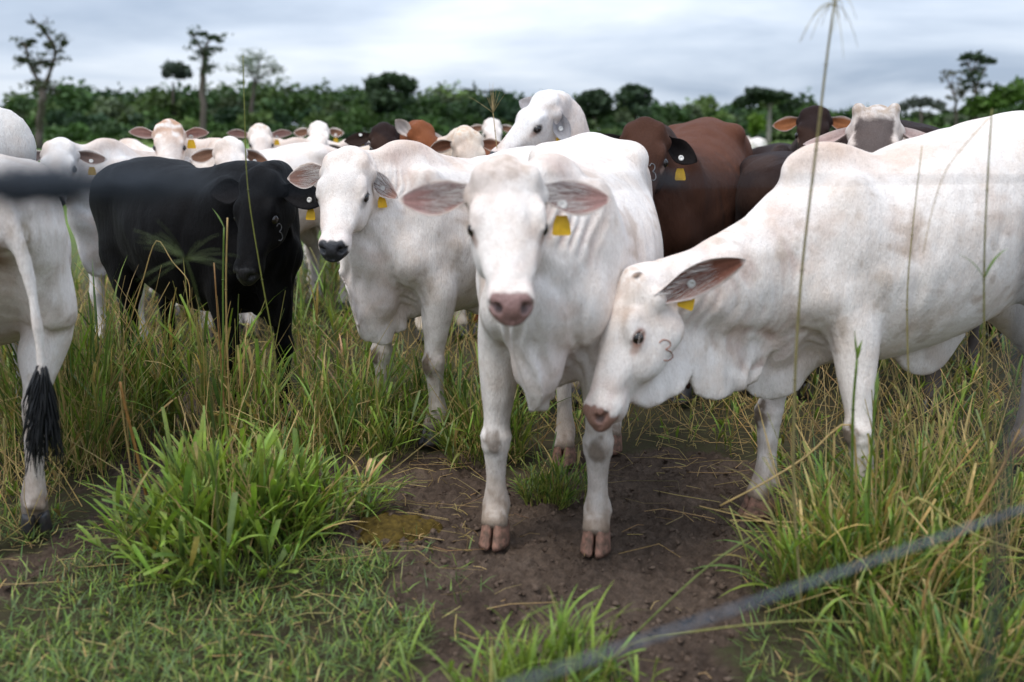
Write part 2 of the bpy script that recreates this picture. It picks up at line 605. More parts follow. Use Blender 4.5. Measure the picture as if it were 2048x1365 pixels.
def ear_mesh(base, tip, face, width, cup=0.5, fold=0.0, ns=14, nw=9, thick=0.006):
    """leaf-shaped cupped ear from base to tip, opening towards face; returns V, quads, s, w(-1..1), inner flag"""
    base = np.asarray(base, float); tip = np.asarray(tip, float)
    ax = tip - base; Ln = np.linalg.norm(ax); ax = ax / Ln
    fc = unit(np.asarray(face, float) - np.dot(face, ax) * ax)
    sd = np.cross(ax, fc)
    s = np.linspace(0, 1, ns)
    prof = np.interp(s, [0, .08, .2, .35, .5, .65, .8, .9, .96, 1], [.40, .44, .66, .93, 1.0, .93, .68, .43, .24, .06])
    w = np.linspace(-1, 1, nw)
    Vs, info = [], []
    for layer in (0, 1):
        for i in range(ns):
            for j in range(nw):
                ang = w[j] * (cup + (1 - s[i]) ** 2 * 1.15)
                rr = width * 0.5 * prof[i] / max(math.sin(min(cup + (1 - s[i]) ** 2 * 1.15, 1.57)), 0.2)
                rr = min(rr, 0.3)
                off = sd * (math.sin(ang) * rr) + fc * ((1 - math.cos(ang)) * rr)
                p = base + ax * (Ln * s[i]) + off
                p = p - fc * (0.028 * math.sin(math.pi * s[i])) - fc * fold * s[i] ** 2
                th = thick * (1 - 0.65 * abs(w[j]) ** 3) * (1.3 - 0.7 * s[i])
                nrm = fc * math.cos(ang) - sd * math.sin(ang)
                p = p + nrm * (th * (0.5 if layer == 0 else -0.5))
                Vs.append(p); info.append((s[i], w[j], 1.0 - layer))
    F = []
    n = ns * nw
    for i in range(ns - 1):
        for j in range(nw - 1):
            a, b, c, d = i * nw + j, i * nw + j + 1, (i + 1) * nw + j + 1, (i + 1) * nw + j
            F.append([a, d, c, b]); F.append([n + a, n + b, n + c, n + d])
        a, d = i * nw, (i + 1) * nw
        F.append([a, n + a, n + d, d])
        a, d = i * nw + nw - 1, (i + 1) * nw + nw - 1
        F.append([a, d, n + d, n + a])
    for j in range(nw - 1):
        a, b = (ns - 1) * nw + j, (ns - 1) * nw + j + 1
        F.append([a, n + a, n + b, b])
    return np.array(Vs), np.array(F), np.array(info), (ax, fc, sd)


def sphere_mesh(r, nu=18, nv=12):
    V = [(0, 0, r)]
    for i in range(1, nv):
        for j in range(nu):
            a, b = math.pi * i / nv, 2 * math.pi * j / nu
            V.append((r * math.sin(a) * math.cos(b), r * math.sin(a) * math.sin(b), r * math.cos(a)))
    V.append((0, 0, -r))
    F = [[0, 1 + j, 1 + (j + 1) % nu] for j in range(nu)]
    for i in range(nv - 2):
        for j in range(nu):
            a = 1 + i * nu
            F.append([a + j, a + nu + j, a + nu + (j + 1) % nu, a + (j + 1) % nu])
    a = 1 + (nv - 2) * nu
    F += [[a + j, a + nu, a + (j + 1) % nu] for j in range(nu)]
    return V, F


def tube_mesh(P, rad, n=6, closed_ends=True):
    P = np.asarray(P, float)
    rad = np.broadcast_to(np.asarray(rad, float), (len(P),))
    T = np.gradient(P, axis=0); T /= np.linalg.norm(T, axis=1)[:, None] + 1e-9
    ref = np.array([0.13, 0.31, 0.94])
    if abs(T.mean(0) @ ref) > 0.9 * np.linalg.norm(T.mean(0)):
        ref = np.array([0.9, 0.31, 0.1])
    U = np.cross(T, ref); U /= np.linalg.norm(U, axis=1)[:, None] + 1e-9
    W = np.cross(T, U)
    a = np.arange(n) * 2 * math.pi / n
    V = (P[:, None] + rad[:, None, None] * (np.cos(a)[None, :, None] * U[:, None] + np.sin(a)[None, :, None] * W[:, None])).reshape(-1, 3)
    F = []
    for i in range(len(P) - 1):
        for j in range(n):
            F.append([i * n + j, i * n + (j + 1) % n, (i + 1) * n + (j + 1) % n, (i + 1) * n + j])
    if closed_ends:
        F.append(list(range(n))[::-1]); F.append([(len(P) - 1) * n + j for j in range(n)])
    return V, F


HEAD = np.array([  # along the face: x, top, bottom, half width   (poll = 0, nose = 0.49)
    (-0.035, -0.010, -0.125, 0.070),
    (0.020, 0.018, -0.150, 0.098),
    (0.080, 0.030, -0.180, 0.112),
    (0.150, 0.029, -0.205, 0.107),
    (0.215, 0.020, -0.205, 0.094),
    (0.280, 0.008, -0.180, 0.080),
    (0.345, -0.004, -0.150, 0.067),
    (0.400, -0.012, -0.135, 0.061),
    (0.445, -0.022, -0.128, 0.060),
    (0.478, -0.038, -0.118, 0.052)])

WHITE = (0.82, 0.755, 0.705)


def build_cow(sp):
    s = sp.get('s', 1.0)
    hd = math.atan2(sp['dir'][1], sp['dir'][0])
    root = empty('cow', (sp['pos'][0], sp['pos'][1], 0.0), hd)
    tag(root, sp['label'], sp.get('cat', 'cow'), sp.get('group', 'herd of cattle in the pasture'))
    ca, sa = math.cos(hd), math.sin(hd)

    def loc(p, z=True):
        x, y = p[0] - sp['pos'][0], p[1] - sp['pos'][1]
        q = [(x * ca + y * sa) / s, (-x * sa + y * ca) / s]
        return np.array(q + ([p[2] / s] if z else []))

    def locd(v):
        return np.array([v[0] * ca + v[1] * sa, -v[0] * sa + v[1] * ca, v[2]])
    # head frame
    po, mu = loc(sp['poll']), loc(sp['muz'])
    X = unit(mu - po)
    hs = sp.get('hs', np.linalg.norm(mu - po) / 0.49)
    upv = locd(sp['up']) if 'up' in sp else np.array([0, 0, 1.0])
    Zh = unit(upv - (upv @ X) * X)
    Yh = np.cross(Zh, X)
    HR = np.stack([X, Yh, Zh], 1)

    def H(x, y, z):
        return po + HR @ (np.array([x, y, z]) * hs)
    rise = sp.get('rise', 0.0); wf = sp.get('wf', 1.0); bel = sp.get('belly', 0.0); drop = sp.get('front_drop', 0.0)
    # grid: fine where the head is, coarser elsewhere
    res, hres = sp.get('res', 0.018) / s, sp.get('hres', 0.010) / s
    ear_l, ear_r = sp.get('ears', (None, None))
    hp = np.array([H(-.06, .16, -.25), H(.52, .16, -.25), H(-.06, -.16, .05), H(.52, -.16, .05), H(-.06, .16, .05), H(.52, .16, .05), H(.52, -.16, -.25), H(-.06, -.16, -.25)])
    hlo, hhi = hp.min(0) - 0.02, hp.max(0) + 0.02
    lo = np.minimum([-0.98, -0.46 * max(wf, 1), 0.015], hlo); hi = np.maximum([0.85, 0.46 * max(wf, 1), 1.52 + rise], hhi)
    axes = []
    for q in range(3):
        pts = [lo[q]]
        while pts[-1] < hi[q]:
            inside = hlo[q] - 0.02 < pts[-1] < hhi[q] + 0.02
            pts.append(pts[-1] + (hres if inside else res))
        axes.append(np.array(pts))
    fine = Vol(axes)
    vol = fine.coarse(2 if res > 0.0155 / s else 3)
    # torso
    tn = []
    for x, tp, bt, w in TORSO:
        f = smooth(0.35, -0.5, x)
        tp = tp + sp.get('back', 0.0) * math.exp(-((x - 0.02) / 0.28) ** 2) + rise * f - drop * smooth(0.1, 0.6, x); bt = bt + rise * 0.6 * f - bel * math.exp(-((x - 0.02) / 0.3) ** 2) - drop * 0.5 * smooth(0.1, 0.6, x)
        w2 = w * (1 + (wf - 1) * math.exp(-((x + 0.05) / 0.38) ** 2))
        zc = bt + 0.52 * (tp - bt)
        tn.append((x, 0, zc, w2, tp - zc, zc - bt))
    vol.sweep(tn, k=0.03, n=3)
    rz = lambda x: rise * smooth(0.35, -0.5, x) - drop * smooth(0.1, 0.6, x)
    hz = sp.get('hump', 1.0)
    vol.ell((0.47, 0, 1.285 - drop), (0.185, 0.072, 0.105 * hz), 0.07)
    vol.ell((0.30, 0, 1.262 - drop), (0.20, 0.05, 0.05), 0.06)
    for sd in (1, -1):
        # shoulder blade, point of shoulder, hooks, pins, rump muscle
        a = R(16); rotm = np.array([[math.cos(a), 0, math.sin(a)], [0, 1, 0], [-math.sin(a), 0, math.cos(a)]])
        vol.ell((0.43, sd * 0.150, 1.02 - drop * .7), (0.125, 0.085, 0.26), 0.06, rotm)
        vol.ell((0.58, sd * 0.135, 0.86 - drop * .5), (0.085, 0.065, 0.095), 0.09)
        vol.ell((-0.37, sd * 0.175, 1.262 + rz(-.36)), (0.085, 0.060, 0.050), 0.09)
        vol.ell((-0.76, sd * 0.085, 1.13 + rz(-.7)), (0.055, 0.045, 0.055), 0.05)
        vol.ell((-0.58, sd * 0.125, 1.09 + rz(-.6)), (0.22, 0.115, 0.20), 0.07)
    vol.ell((-0.70, 0, 1.225 + rz(-.7)), (0.13, 0.05, 0.06), 0.05)
    vol.ell((0.64, 0, 0.70 - drop * .5), (0.09, 0.08, 0.11), 0.07)            # brisket
    fine.fill_from(vol)
    vol = fine
    # legs
    feet = sp.get('feet', {})
    hoofs = {}
    joints = {}
    for nm, fr, sd in (('fl', 1, 1), ('fr', 1, -1), ('hl', 0, 1), ('hr', 0, -1)):
        d0 = (0.49, sd * 0.155) if fr else (-0.58, sd * 0.165)
        h = loc(feet[nm], False) if nm in feet else np.array(d0) + sp.get('shift', {}).get(nm, (0, 0))
        rows, kn, ft = leg_chain(fr, sd, h, None)
        r2 = [list(r_) for r_ in rows]
        for r_ in r2:
            f = smooth(0.4, 1.0, r_[2])
            r_[2] += f * (rz(r_[0]))
        ups = [(1, 0, 0.25)] * len(r2)
        vol.sweep(r2, k=0.035 if fr else 0.055, n=4, ups=ups, cap=0.5)
        hoofs[nm] = h; joints[nm] = (kn, ft, fr)
        for q in (1, -1):                                   # dew claws
            vol.ell((ft[0] - 0.042, ft[1] + q * 0.022, ft[2] - 0.025), (0.016, 0.014, 0.020), 0.015)
        if not fr:
            vol.ell((kn[0] - 0.045, kn[1], kn[2] + 0.035), (0.024, 0.022, 0.05), 0.03)
    # neck
    p0 = np.array([0.36, 0, 1.02 - drop * .6]); pe = H(0.000, 0, -0.095)
    Ld = np.linalg.norm(pe - p0)
    c1 = p0 + unit(sp.get('ntan', (1, 0, 0.35))) * Ld * 0.42
    c2 = pe - unit(0.5 * X + 0.75 * Zh) * Ld * sp.get('nend', 0.34)
    tt = np.linspace(0, 1, 7)[:, None]
    nc = (1 - tt) ** 3 * p0 + 3 * (1 - tt) ** 2 * tt * c1 + 3 * (1 - tt) * tt ** 2 * c2 + tt ** 3 * pe
    na = np.interp(tt[:, 0], [0, .3, .55, .8, 1], [0.165, 0.140, 0.106, 0.082, 0.074])
    nb = np.interp(tt[:, 0], [0, .3, .55, .8, 1], [0.24, 0.205, 0.150, 0.112, 0.095])
    nbd = np.interp(tt[:, 0], [0, .3, .55, .8, 1], [0.26, 0.225, 0.165, 0.120, 0.095]) * (1 + (sp.get('neckd', 1.0) - 1) * np.sin(math.pi * np.clip(tt[:, 0], 0, 1)))
    upn = np.array([unit((1 - t) * np.array([-0.3, 0, 1.0]) + t * (-0.75 * X + 0.45 * Zh)) for t in tt[:, 0]])
    NN, NT, NU, NV = vol.sweep(np.hstack([nc, na[:, None], nb[:, None], nbd[:, None]]), k=0.06, ups=upn, n=4)
    # dewlap: thin hanging skin from the throat to the brisket
    dw = sp.get('dewlap', 0.09); ph = sp.get('phase', 0.0)
    if dw > 0:
        ii = np.linspace(len(NN) - 3, int(len(NN) * 0.30), 6).astype(int)
        drows, dups = [], []
        if sp.get('gular', 0) > 0:
            g = sp['gular']
            for xx, dd in ((0.36, 0.25), (0.28, 0.75), (0.20, 1.0), (0.12, 0.9)):
                drows.append((*H(xx, 0, -0.165), 0.020, 0.06, 0.045 + g * dd)); dups.append(-Yh)
        for q, i in enumerate(ii):
            p = NN[i, :3] - NV[i] * NN[i, 5] * 0.80
            wv = 1 + sp.get('scallop', 0.20) * math.sin(q * 2.4 + ph)
            drows.append((*p, 0.021, 0.07, 0.035 + dw * (sp.get('dwmin', 0.42) + (1 - sp.get('dwmin', 0.42)) * q / 5) * wv)); dups.append(-NU[i])
        drows.append((0.63, 0, 0.68 - drop * .5, 0.024, 0.10, 0.055 + dw * 1.05)); dups.append((0, -1, 0))
        drows.append((0.54, 0, 0.64 - drop * .5, 0.030, 0.10, 0.04 + dw * 0.85)); dups.append((0, -1, 0))
        drows.append((0.44, 0, 0.62, 0.030, 0.08, 0.035)); dups.append((0, -1, 0))
        fo = sp.get('fold', 0.009); fq = sp.get('foldn', 8.5)

        def wp(t, v, ab, pos):
            h = np.clip(-v / ab[:, 2], 0, 1.0)
            xx = pos[:, 0] * 0.9 - pos[:, 2] * 0.25
            return fo * h * h * (np.sin(xx * 6.283 * fq + ph + 1.5 * np.sin(xx * 17 + ph)) + 0.4 * np.sin(xx * 6.283 * fq * 0.43 + 1.3))
        vol.sweep(drows, k=0.035, sides=dups, n=5, warp=wp)
    if sp.get('navel', 0) > 0:
        q = sp['navel']
        vol.sweep([(0.12, 0, 0.62 - bel, 0.02, 0.05, 0.03), (0.0, 0, 0.60 - bel, 0.026, 0.06, 0.03 + q), (-0.10, 0, 0.61 - bel, 0.026, 0.06, 0.03 + q * 1.1), (-0.22, 0, 0.65 - bel, 0.02, 0.05, 0.03)], k=0.035)
    # tail
    if sp.get('tail', True):
        tx = sp.get('tail_side', 0.0); r7 = rz(-0.75)
        tl = [(-0.70, 0, 1.255 + r7, 0.040, 0.035, 0.035), (-0.79, 0, 1.235 + r7, 0.034, 0.030, 0.030), (-0.845, tx * .5, 1.14 + r7, 0.026, 0.024, 0.024), (-0.860, tx * .85, 0.98 + r7, 0.021, 0.020, 0.020),
              (-0.865, tx * 1.0, 0.80 + r7 * .5, 0.017, 0.017, 0.017), (-0.855, tx, 0.64, 0.015, 0.014, 0.014)]
        vol.sweep(tl, k=0.025, up=(1, 0, 0.2), n=5)
    # ---- head
    hrows = []
    for x, tp, bt, w in HEAD:
        w = w * sp.get('hw', 1.0)
        zc = bt + 0.58 * (tp - bt)
        hrows.append((*H(x, 0, zc), w * hs, (tp - zc) * hs, (zc - bt) * hs))
    vol.sweep(hrows, k=0.035 * hs, up=tuple(Zh), n=4)
    E = lambda c, r, k=0.02, cut=False, rot=None: vol.ell(H(*c), np.array(r) * hs, k * hs, HR if rot is None else HR @ rot, cut)
    E((0.005, 0, 0.000), (0.05, 0.055, 0.040), 0.04)             # poll
    for sd in (1, -1):
        E((0.035, sd * 0.072, -0.005), (0.05, 0.034, 0.034), 0.035)           # horn boss
        E((0.205, sd * 0.062, -0.125), (0.105, 0.042, 0.075), 0.04)           # jaw muscle
        E((0.115, sd * 0.075, -0.165), (0.060, 0.030, 0.055), 0.04)           # jaw angle
        E((0.160, sd * 0.092, -0.012), (0.042, 0.022, 0.022), 0.025)          # brow
        E((0.195, sd * 0.088, -0.046), (0.040, 0.026, 0.034), 0.025)          # orbit
        E((0.290, sd * 0.060, -0.060), (0.080, 0.018, 0.022), 0.03)           # facial crest
        E((0.055, sd * 0.100, -0.060), (0.036, 0.034, 0.034), 0.03)           # ear root
        E((0.448, sd * 0.036, -0.058), (0.040, 0.028, 0.036), 0.025)          # nostril wing
        E((0.425, sd * 0.041, -0.092), (0.050, 0.024, 0.030), 0.025)          # upper lip
    if hres < 0.0076 / s:
        for sd in (1, -1):
            lid = []
            for q in np.linspace(-1.15, 1.15, 7):
                lx, lz = 0.028 * math.sin(q), 0.0175 * math.cos(q) + 0.001
                lid.append((*H(0.203 + lx * 0.85 - lz * 0.53, sd * (0.1125 - 0.006 * abs(math.sin(q))), -0.044 + lx * 0.53 + lz * 0.85), 0.0062 * hs, 0.0062 * hs, 0.0062 * hs))
            vol.sweep(lid, k=0.010 * hs, up=tuple(Yh), n=3)
    E((0.463, 0, -0.062), (0.034, 0.046, 0.036), 0.02)                        # nose pad
    E((0.420, 0, -0.128), (0.052, 0.045, 0.024), 0.018)                       # chin
    if sp.get('boss'):
        for sd in (1, -1):
            E((-0.012, sd * 0.078, 0.022), (0.034, 0.030, 0.030), 0.02)
    if hres < 0.0108 / s:
        for sd in (1, -1):
            E((0.203, sd * 0.119, -0.044), (0.0275, 0.019, 0.0165), 0.006, True, np.array([[0.85, 0, -0.53], [0, 1, 0], [0.53, 0, 0.85]]))
            E((0.486, sd * 0.037, -0.051), (0.020, 0.0125, 0.016), 0.006, True)
            E((0.473, sd * 0.053, -0.058), (0.020, 0.012, 0.008), 0.007, True)
            # mouth line
            vol.sweep([(*H(0.478, sd * 0.008, -0.108), 0.004 * hs, 0.0045 * hs, 0.0045 * hs), (*H(0.462, sd * 0.046, -0.108), 0.004 * hs, 0.0045 * hs, 0.0045 * hs),
                       (*H(0.42, sd * 0.068, -0.112), 0.005 * hs, 0.005 * hs, 0.005 * hs), (*H(0.365, sd * 0.070, -0.122), 0.004 * hs, 0.004 * hs, 0.004 * hs)], k=0.008 * hs, up=tuple(Zh), cut=True)
    V, F = vol.skin()
    V = relax(V, F, 2, 0.45)
    # coordinates used for skin folds and markings
    hc = ((V - po) @ HR) / hs
    NP = NN[:, :3]
    nsd = np.full(len(V), 1e9); nsi = np.zeros(len(V), int)
    for i in range(len(NP)):
        d = ((V - NP[i]) ** 2).sum(1)
        q = d < nsd
        nsd[q] = d[q]; nsi[q] = i
    t_ax = nsi + ((V - NP[nsi]) * NT[nsi]).sum(1) / (np.linalg.norm(NP[-1] - NP[0]) / (len(NP) - 1))
    t_ax = t_ax / (len(NP) - 1)
    vn = ((V - NP[nsi]) * NV[nsi]).sum(1) / NN[nsi, 5]
    onneck = smooth(0.18, 0.38, t_ax) * smooth(1.02, 0.90, t_ax) * (nsd < 0.35 ** 2) * smooth(0.02, -0.03, hc[:, 0] - 0.06) * smooth(0.45, 0.75, V[:, 2] + 0.3)
    Nn = vnormals(V, F)
    cr_ = sp.get('crease', 0.0)
    disp = np.zeros(len(V))
    if cr_ > 0:
        wob = t_ax + 0.035 * np.sin(vn * 3.1 + ph) + 0.018 * vnoise(V, 3.0, 5)
        r_ = np.random.default_rng(int(ph * 10) + 3)
        for q in np.linspace(0.25, 0.97, sp.get('ncrease', 12)):
            q = q + r_.uniform(-0.02, 0.02)
            am = r_.uniform(0.45, 1.0)
            wd = 0.013 + 0.008 * r_.uniform()
            disp -= cr_ * am * np.exp(-((wob - q) / wd) ** 2) * onneck * smooth(0.85, 0.1, vn + 0.35 * r_.uniform())
            disp += 0.5 * cr_ * am * np.exp(-((wob - q - wd * 1.7) / (wd * 1.4)) ** 2) * onneck * smooth(0.85, 0.1, vn)
    # faint ribs, loose skin
    ribs = smooth(-0.40, -0.2, V[:, 0]) * smooth(0.34, 0.2, V[:, 0]) * smooth(0.68, 0.8, V[:, 2]) * smooth(1.22, 1.1, V[:, 2])
    disp += sp.get('rib', 0.0009) * ribs * np.sin((V[:, 0] + 0.35 * V[:, 2]) * 2 * math.pi / 0.085)
    disp += 0.0034 * vnoise(V, 4.5, 11) * smooth(0.5, 0.8, V[:, 2]) * (1 - smooth(-0.03, 0.05, hc[:, 0]) * (np.abs(hc[:, 1]) < .2))
    if cr_ > 0.003:
        ch = smooth(0.44, 0.56, V[:, 0]) * smooth(1.02, 0.86, V[:, 2]) * smooth(0.44, 0.56, V[:, 2]) * smooth(0.19, 0.10, np.abs(V[:, 1])) * smooth(0.30, 0.24, hc[:, 0] * (np.abs(hc[:, 1]) < .12) * (hc[:, 2] > -.2))
        ww = V[:, 1] + 0.020 * np.sin(V[:, 2] * 17 + ph) + 0.012 * vnoise(V, 5.0, 77)
        sn = np.sin(ww * 2 * math.pi / 0.052 + 0.8 * ph)
        disp += ch * 0.0075 * (np.abs(sn) ** 0.7 * np.sign(sn)) * (0.6 + 0.4 * vnoise(V, 3.0, 78))
    # crease behind the shoulder / elbow, flank fold
    el = np.exp(-((V[:, 0] - 0.285 + 0.10 * (1.0 - V[:, 2])) / 0.022) ** 2) * smooth(0.60, 0.72, V[:, 2]) * smooth(1.16, 1.0, V[:, 2]) * (np.abs(V[:, 1]) > 0.12)
    disp -= 0.011 * el
    for nm, (kn, ft, fr) in joints.items():
        u_ = (V[:, 2] - ft[2]) / (kn[2] - ft[2])
        cxl = ft[0] + (kn[0] - ft[0]) * u_
        cyl = ft[1] + (kn[1] - ft[1]) * u_
        onl = (np.abs(V[:, 0] - cxl) < 0.09) & (np.abs(V[:, 1] - cyl) < 0.075) & (V[:, 2] < 0.5)
        disp -= 0.0042 * onl * smooth(0.1, 0.25, u_) * smooth(1.0, 0.8, u_) * np.exp(-((V[:, 0] - cxl + 0.012) / 0.010) ** 2)
        disp += 0.0035 * onl * np.exp(-((V[:, 2] - kn[2] - 0.012) / 0.014) ** 2) + 0.003 * onl * np.exp(-((V[:, 2] - kn[2] + 0.03) / 0.012) ** 2)
    V = V + Nn * disp[:, None]
    V[:, 2] = np.maximum(V[:, 2], 0.02)
    V = relax(V, F, 1, 0.25)
    Nn = vnormals(V, F)
    # ---- colours of hide and dirt
    C = np.ones((len(V), 4))
    base = np.array(sp.get('base', WHITE))
    C[:, :3] = base
    hide = sp.get('hide')
    n1 = vnoise(V, 2.2, 21); n2 = vnoise(V, 9.0, 22); n3 = vnoise(V, 26.0, 23)

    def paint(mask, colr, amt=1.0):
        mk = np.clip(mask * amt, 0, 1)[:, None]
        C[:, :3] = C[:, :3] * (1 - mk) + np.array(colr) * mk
    inhead = (hc[:, 0] > -0.08) & (np.abs(hc[:, 1]) < 0.20) & (hc[:, 2] > -0.27) & (hc[:, 2] < 0.1) & (hc[:, 0] < 0.56)
    hm = inhead.astype(float)
    if sp.get('white', True):
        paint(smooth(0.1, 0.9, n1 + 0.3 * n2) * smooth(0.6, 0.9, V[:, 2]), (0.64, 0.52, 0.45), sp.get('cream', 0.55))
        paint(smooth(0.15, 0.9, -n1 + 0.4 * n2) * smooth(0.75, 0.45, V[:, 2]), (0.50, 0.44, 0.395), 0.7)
        paint(np.exp(-(((V[:, 0] - 0.5) / 0.22) ** 2 + ((V[:, 2] - 1.37 + drop) / 0.06) ** 2)), (0.66, 0.50, 0.40), sp.get('humptan', 0.35))
        paint(hm * smooth(0.30, 0.48, hc[:, 0]) * smooth(0.1, 0.5, n2 * 0.5 + 0.3), (0.72, 0.55, 0.50), sp.get('pinkface', 0.3))
        paint(onneck * smooth(0, 0.8, vnoise(V, 6.0, 31) + .2), (0.72, 0.58, 0.50), sp.get('neckpink', 0.22))
        # neck creases are coloured darker and pinker the deeper they go
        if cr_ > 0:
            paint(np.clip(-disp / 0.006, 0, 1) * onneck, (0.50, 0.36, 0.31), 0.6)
        for cx, cz_, sx, sz in ((0.62, 0.72, 0.12, 0.14),):
            paint(np.exp(-(((V[:, 0] - cx) / sx) ** 2 + ((V[:, 2] - cz_) / sz) ** 2)) * (np.abs(V[:, 1]) < 0.1), (0.66, 0.52, 0.47), 0.5)
    if sp.get('white', True) and res < 0.0135 / s:
        st_ = smooth(0.55, 1.2, vnoise(V * [1.6, 1.6, 0.6], 3.2, 88) + 0.5 * n2 + 0.25 * n3)
        paint(st_ * smooth(1.30, 1.0, V[:, 2]) * (1 - hm), (0.44, 0.35, 0.27), 0.42)
        paint(smooth(1.2, 1.6, n3 + 0.6 * n2) * (1 - hm), (0.40, 0.33, 0.27), 0.22)
    if hide:
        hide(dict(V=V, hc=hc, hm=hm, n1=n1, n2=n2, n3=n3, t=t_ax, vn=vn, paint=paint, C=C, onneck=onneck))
    if sp.get('dirt', True):
        for nm, (kn, ft, fr) in joints.items():
            if fr:
                d = ((V - (kn + [0.035, 0, -0.012])) / [0.045, 0.032, 0.050])
                paint(smooth(1.35, 0.65, np.sqrt((d ** 2).sum(1)) + 0.28 * n3 + 0.15 * n2), (0.12, 0.085, 0.055), sp.get('knee', 0.9))
            d = np.linalg.norm((V - [hoofs[nm][0], hoofs[nm][1], 0.05])[:, :2], axis=1) < 0.14
            paint(d * smooth(0.17, 0.085, V[:, 2] + 0.03 * n3 + 0.03 * n2), sp.get('sock', (0.17, 0.12, 0.085)), 0.9)
            paint(d * smooth(0.45, 0.1, V[:, 2] + 0.08 * n2 + 0.05 * n3), (0.36, 0.28, 0.215), 0.6)
    # nose, lips, nostrils, eye rims
    nose = np.array(sp.get('nose', (0.42, 0.235, 0.20)))
    pad = hm * smooth(0.449, 0.459, hc[:, 0] + 0.006 * n3 - 0.35 * np.maximum(np.abs(hc[:, 1]) - 0.050, 0)) * smooth(-0.118, -0.108, hc[:, 2]) * smooth(0.067, 0.060, np.abs(hc[:, 1]))
    pad2 = hm * smooth(0.470, 0.476, hc[:, 0]) * smooth(-0.112, -0.106, hc[:, 2]) * (np.abs(hc[:, 1]) < 0.068)
    pad = np.clip(np.maximum(pad, pad2 * 0.8), 0, 1)
    paint(pad, nose); C[:, 3] = 1 - 0.85 * pad
    for sd in (1, -1):
        d = np.sqrt(((hc[:, 0] - 0.485) / 0.018) ** 2 + ((hc[:, 1] - sd * 0.039) / 0.015) ** 2 + ((hc[:, 2] + 0.053) / 0.014) ** 2)
        paint(hm * smooth(1.3, 0.7, d), nose * 0.25)
        d = np.sqrt(((hc[:, 0] - 0.203) / 0.034) ** 2 + ((hc[:, 1] - sd * 0.11) / 0.04) ** 2 + ((hc[:, 2] + 0.044) / 0.024) ** 2)
        paint(hm * smooth(1.25, 0.65, d), sp.get('eyerim', (0.16, 0.09, 0.065)), 0.9)
        d = np.sqrt(((hc[:, 0] - 0.235) / 0.03) ** 2 + ((hc[:, 1] - sd * 0.10) / 0.04) ** 2 + ((hc[:, 2] + 0.054) / 0.016) ** 2)
        paint(hm * smooth(1.3, 0.5, d), sp.get('tear', (0.45, 0.30, 0.24)), 0.6)
    # ---- ears joined to the skin
    Vs, Fs, Cs = [V], [F], [C]
    off = len(V)
    ear_info = []
    for q, sd in enumerate((1, -1)):
        cfg = dict(dir=(0.02, 1.0, -0.10), face=(0.30, 0.0, 0.95), len=0.205, width=0.105, cup=0.55, fold=0.0)
        ov = sp.get('ears', ({}, {}))[q]
        cfg.update(sp.get('ear', {})); cfg.update(ov or {})
        b0 = H(0.052, sd * 0.100, -0.055)
        if 'tipw' in cfg:
            tp_ = loc(cfg['tipw'])
        else:
            d = np.array(cfg['dir'], float); d[1] *= sd
            tp_ = b0 + HR @ unit(d) * cfg['len'] * hs
        fv = locd(cfg['facew']) if 'facew' in cfg else HR @ (np.array(cfg['face'], float) * np.array([1, sd, 1]))
        ev, ef, inf, fr_ = ear_mesh(b0, tp_, fv, cfg['width'] * hs, cfg['cup'], cfg['fold'] * hs, 16 if hres < .009 / s else 11, 11 if hres < .009 / s else 7)
        ec = np.ones((len(ev), 4))
        ec[:, :3] = np.array(sp.get('ear_out', C[:, :3][hm > 0.5].mean(0) if hm.any() else base))
        inner = inf[:, 2] * smooth(1.02, 0.72, np.abs(inf[:, 1])) * smooth(1.0, 0.93, inf[:, 0])
        pink = np.array(sp.get('ear_in', (0.40, 0.235, 0.205)))
        st = 0.5 + 0.5 * np.sin(inf[:, 1] * 9 + 4 * inf[:, 0])
        ic = pink[None] * (0.8 + 0.4 * st[:, None])
        ec[:, :3] = ec[:, :3] * (1 - inner[:, None]) + ic * inner[:, None]
        Vs.append(ev); Fs.append(ef + off); Cs.append(ec); off += len(ev)
        ear_info.append((b0, tp_, fr_, cfg, ev, inf))
    V, F, C = np.vstack(Vs), np.vstack(Fs), np.vstack(Cs)
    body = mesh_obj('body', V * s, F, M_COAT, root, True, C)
    # hairs inside the ears of the near animals
    if sp.get('ear_hair'):
        hv, hf = [], []
        r_ = np.random.default_rng(5)
        for (b0, tp_, (ax, fc, sd_), cfg, ev, inf) in ear_info:
            sel = np.nonzero((inf[:, 2] > 0.5) & (inf[:, 0] < 0.55) & (np.abs(inf[:, 1]) < 0.95))[0]
            for i in r_.choice(sel, 260):
                p = ev[i] + r_.normal(size=3) * 0.006
                dd = unit(ax * 1.0 + fc * r_.uniform(0.05, 0.25) - sd_ * inf[i, 1] * r_.uniform(0.1, 0.6) + r_.normal(size=3) * 0.08)
                ln = r_.uniform(0.025, 0.055)
                pp = np.array([p, p + dd * ln * .5, p + dd * ln * .95 + ax * ln * .15])
                a, b = tube_mesh(pp * s, [0.00045, 0.0004, 0.00015], 3, False)
                o = len(hv); hv += a.tolist(); hf += [[w + o for w in f] for f in b]
        tag(mesh_obj('ear_hair', hv, hf, plain_mat('pale_ear_hair', (0.62, 0.58, 0.55), 0.6, 0.3), root), kind='stuff')
    # eyes
    ev, ef = sphere_mesh(0.0235 * hs * s)
    eme = None
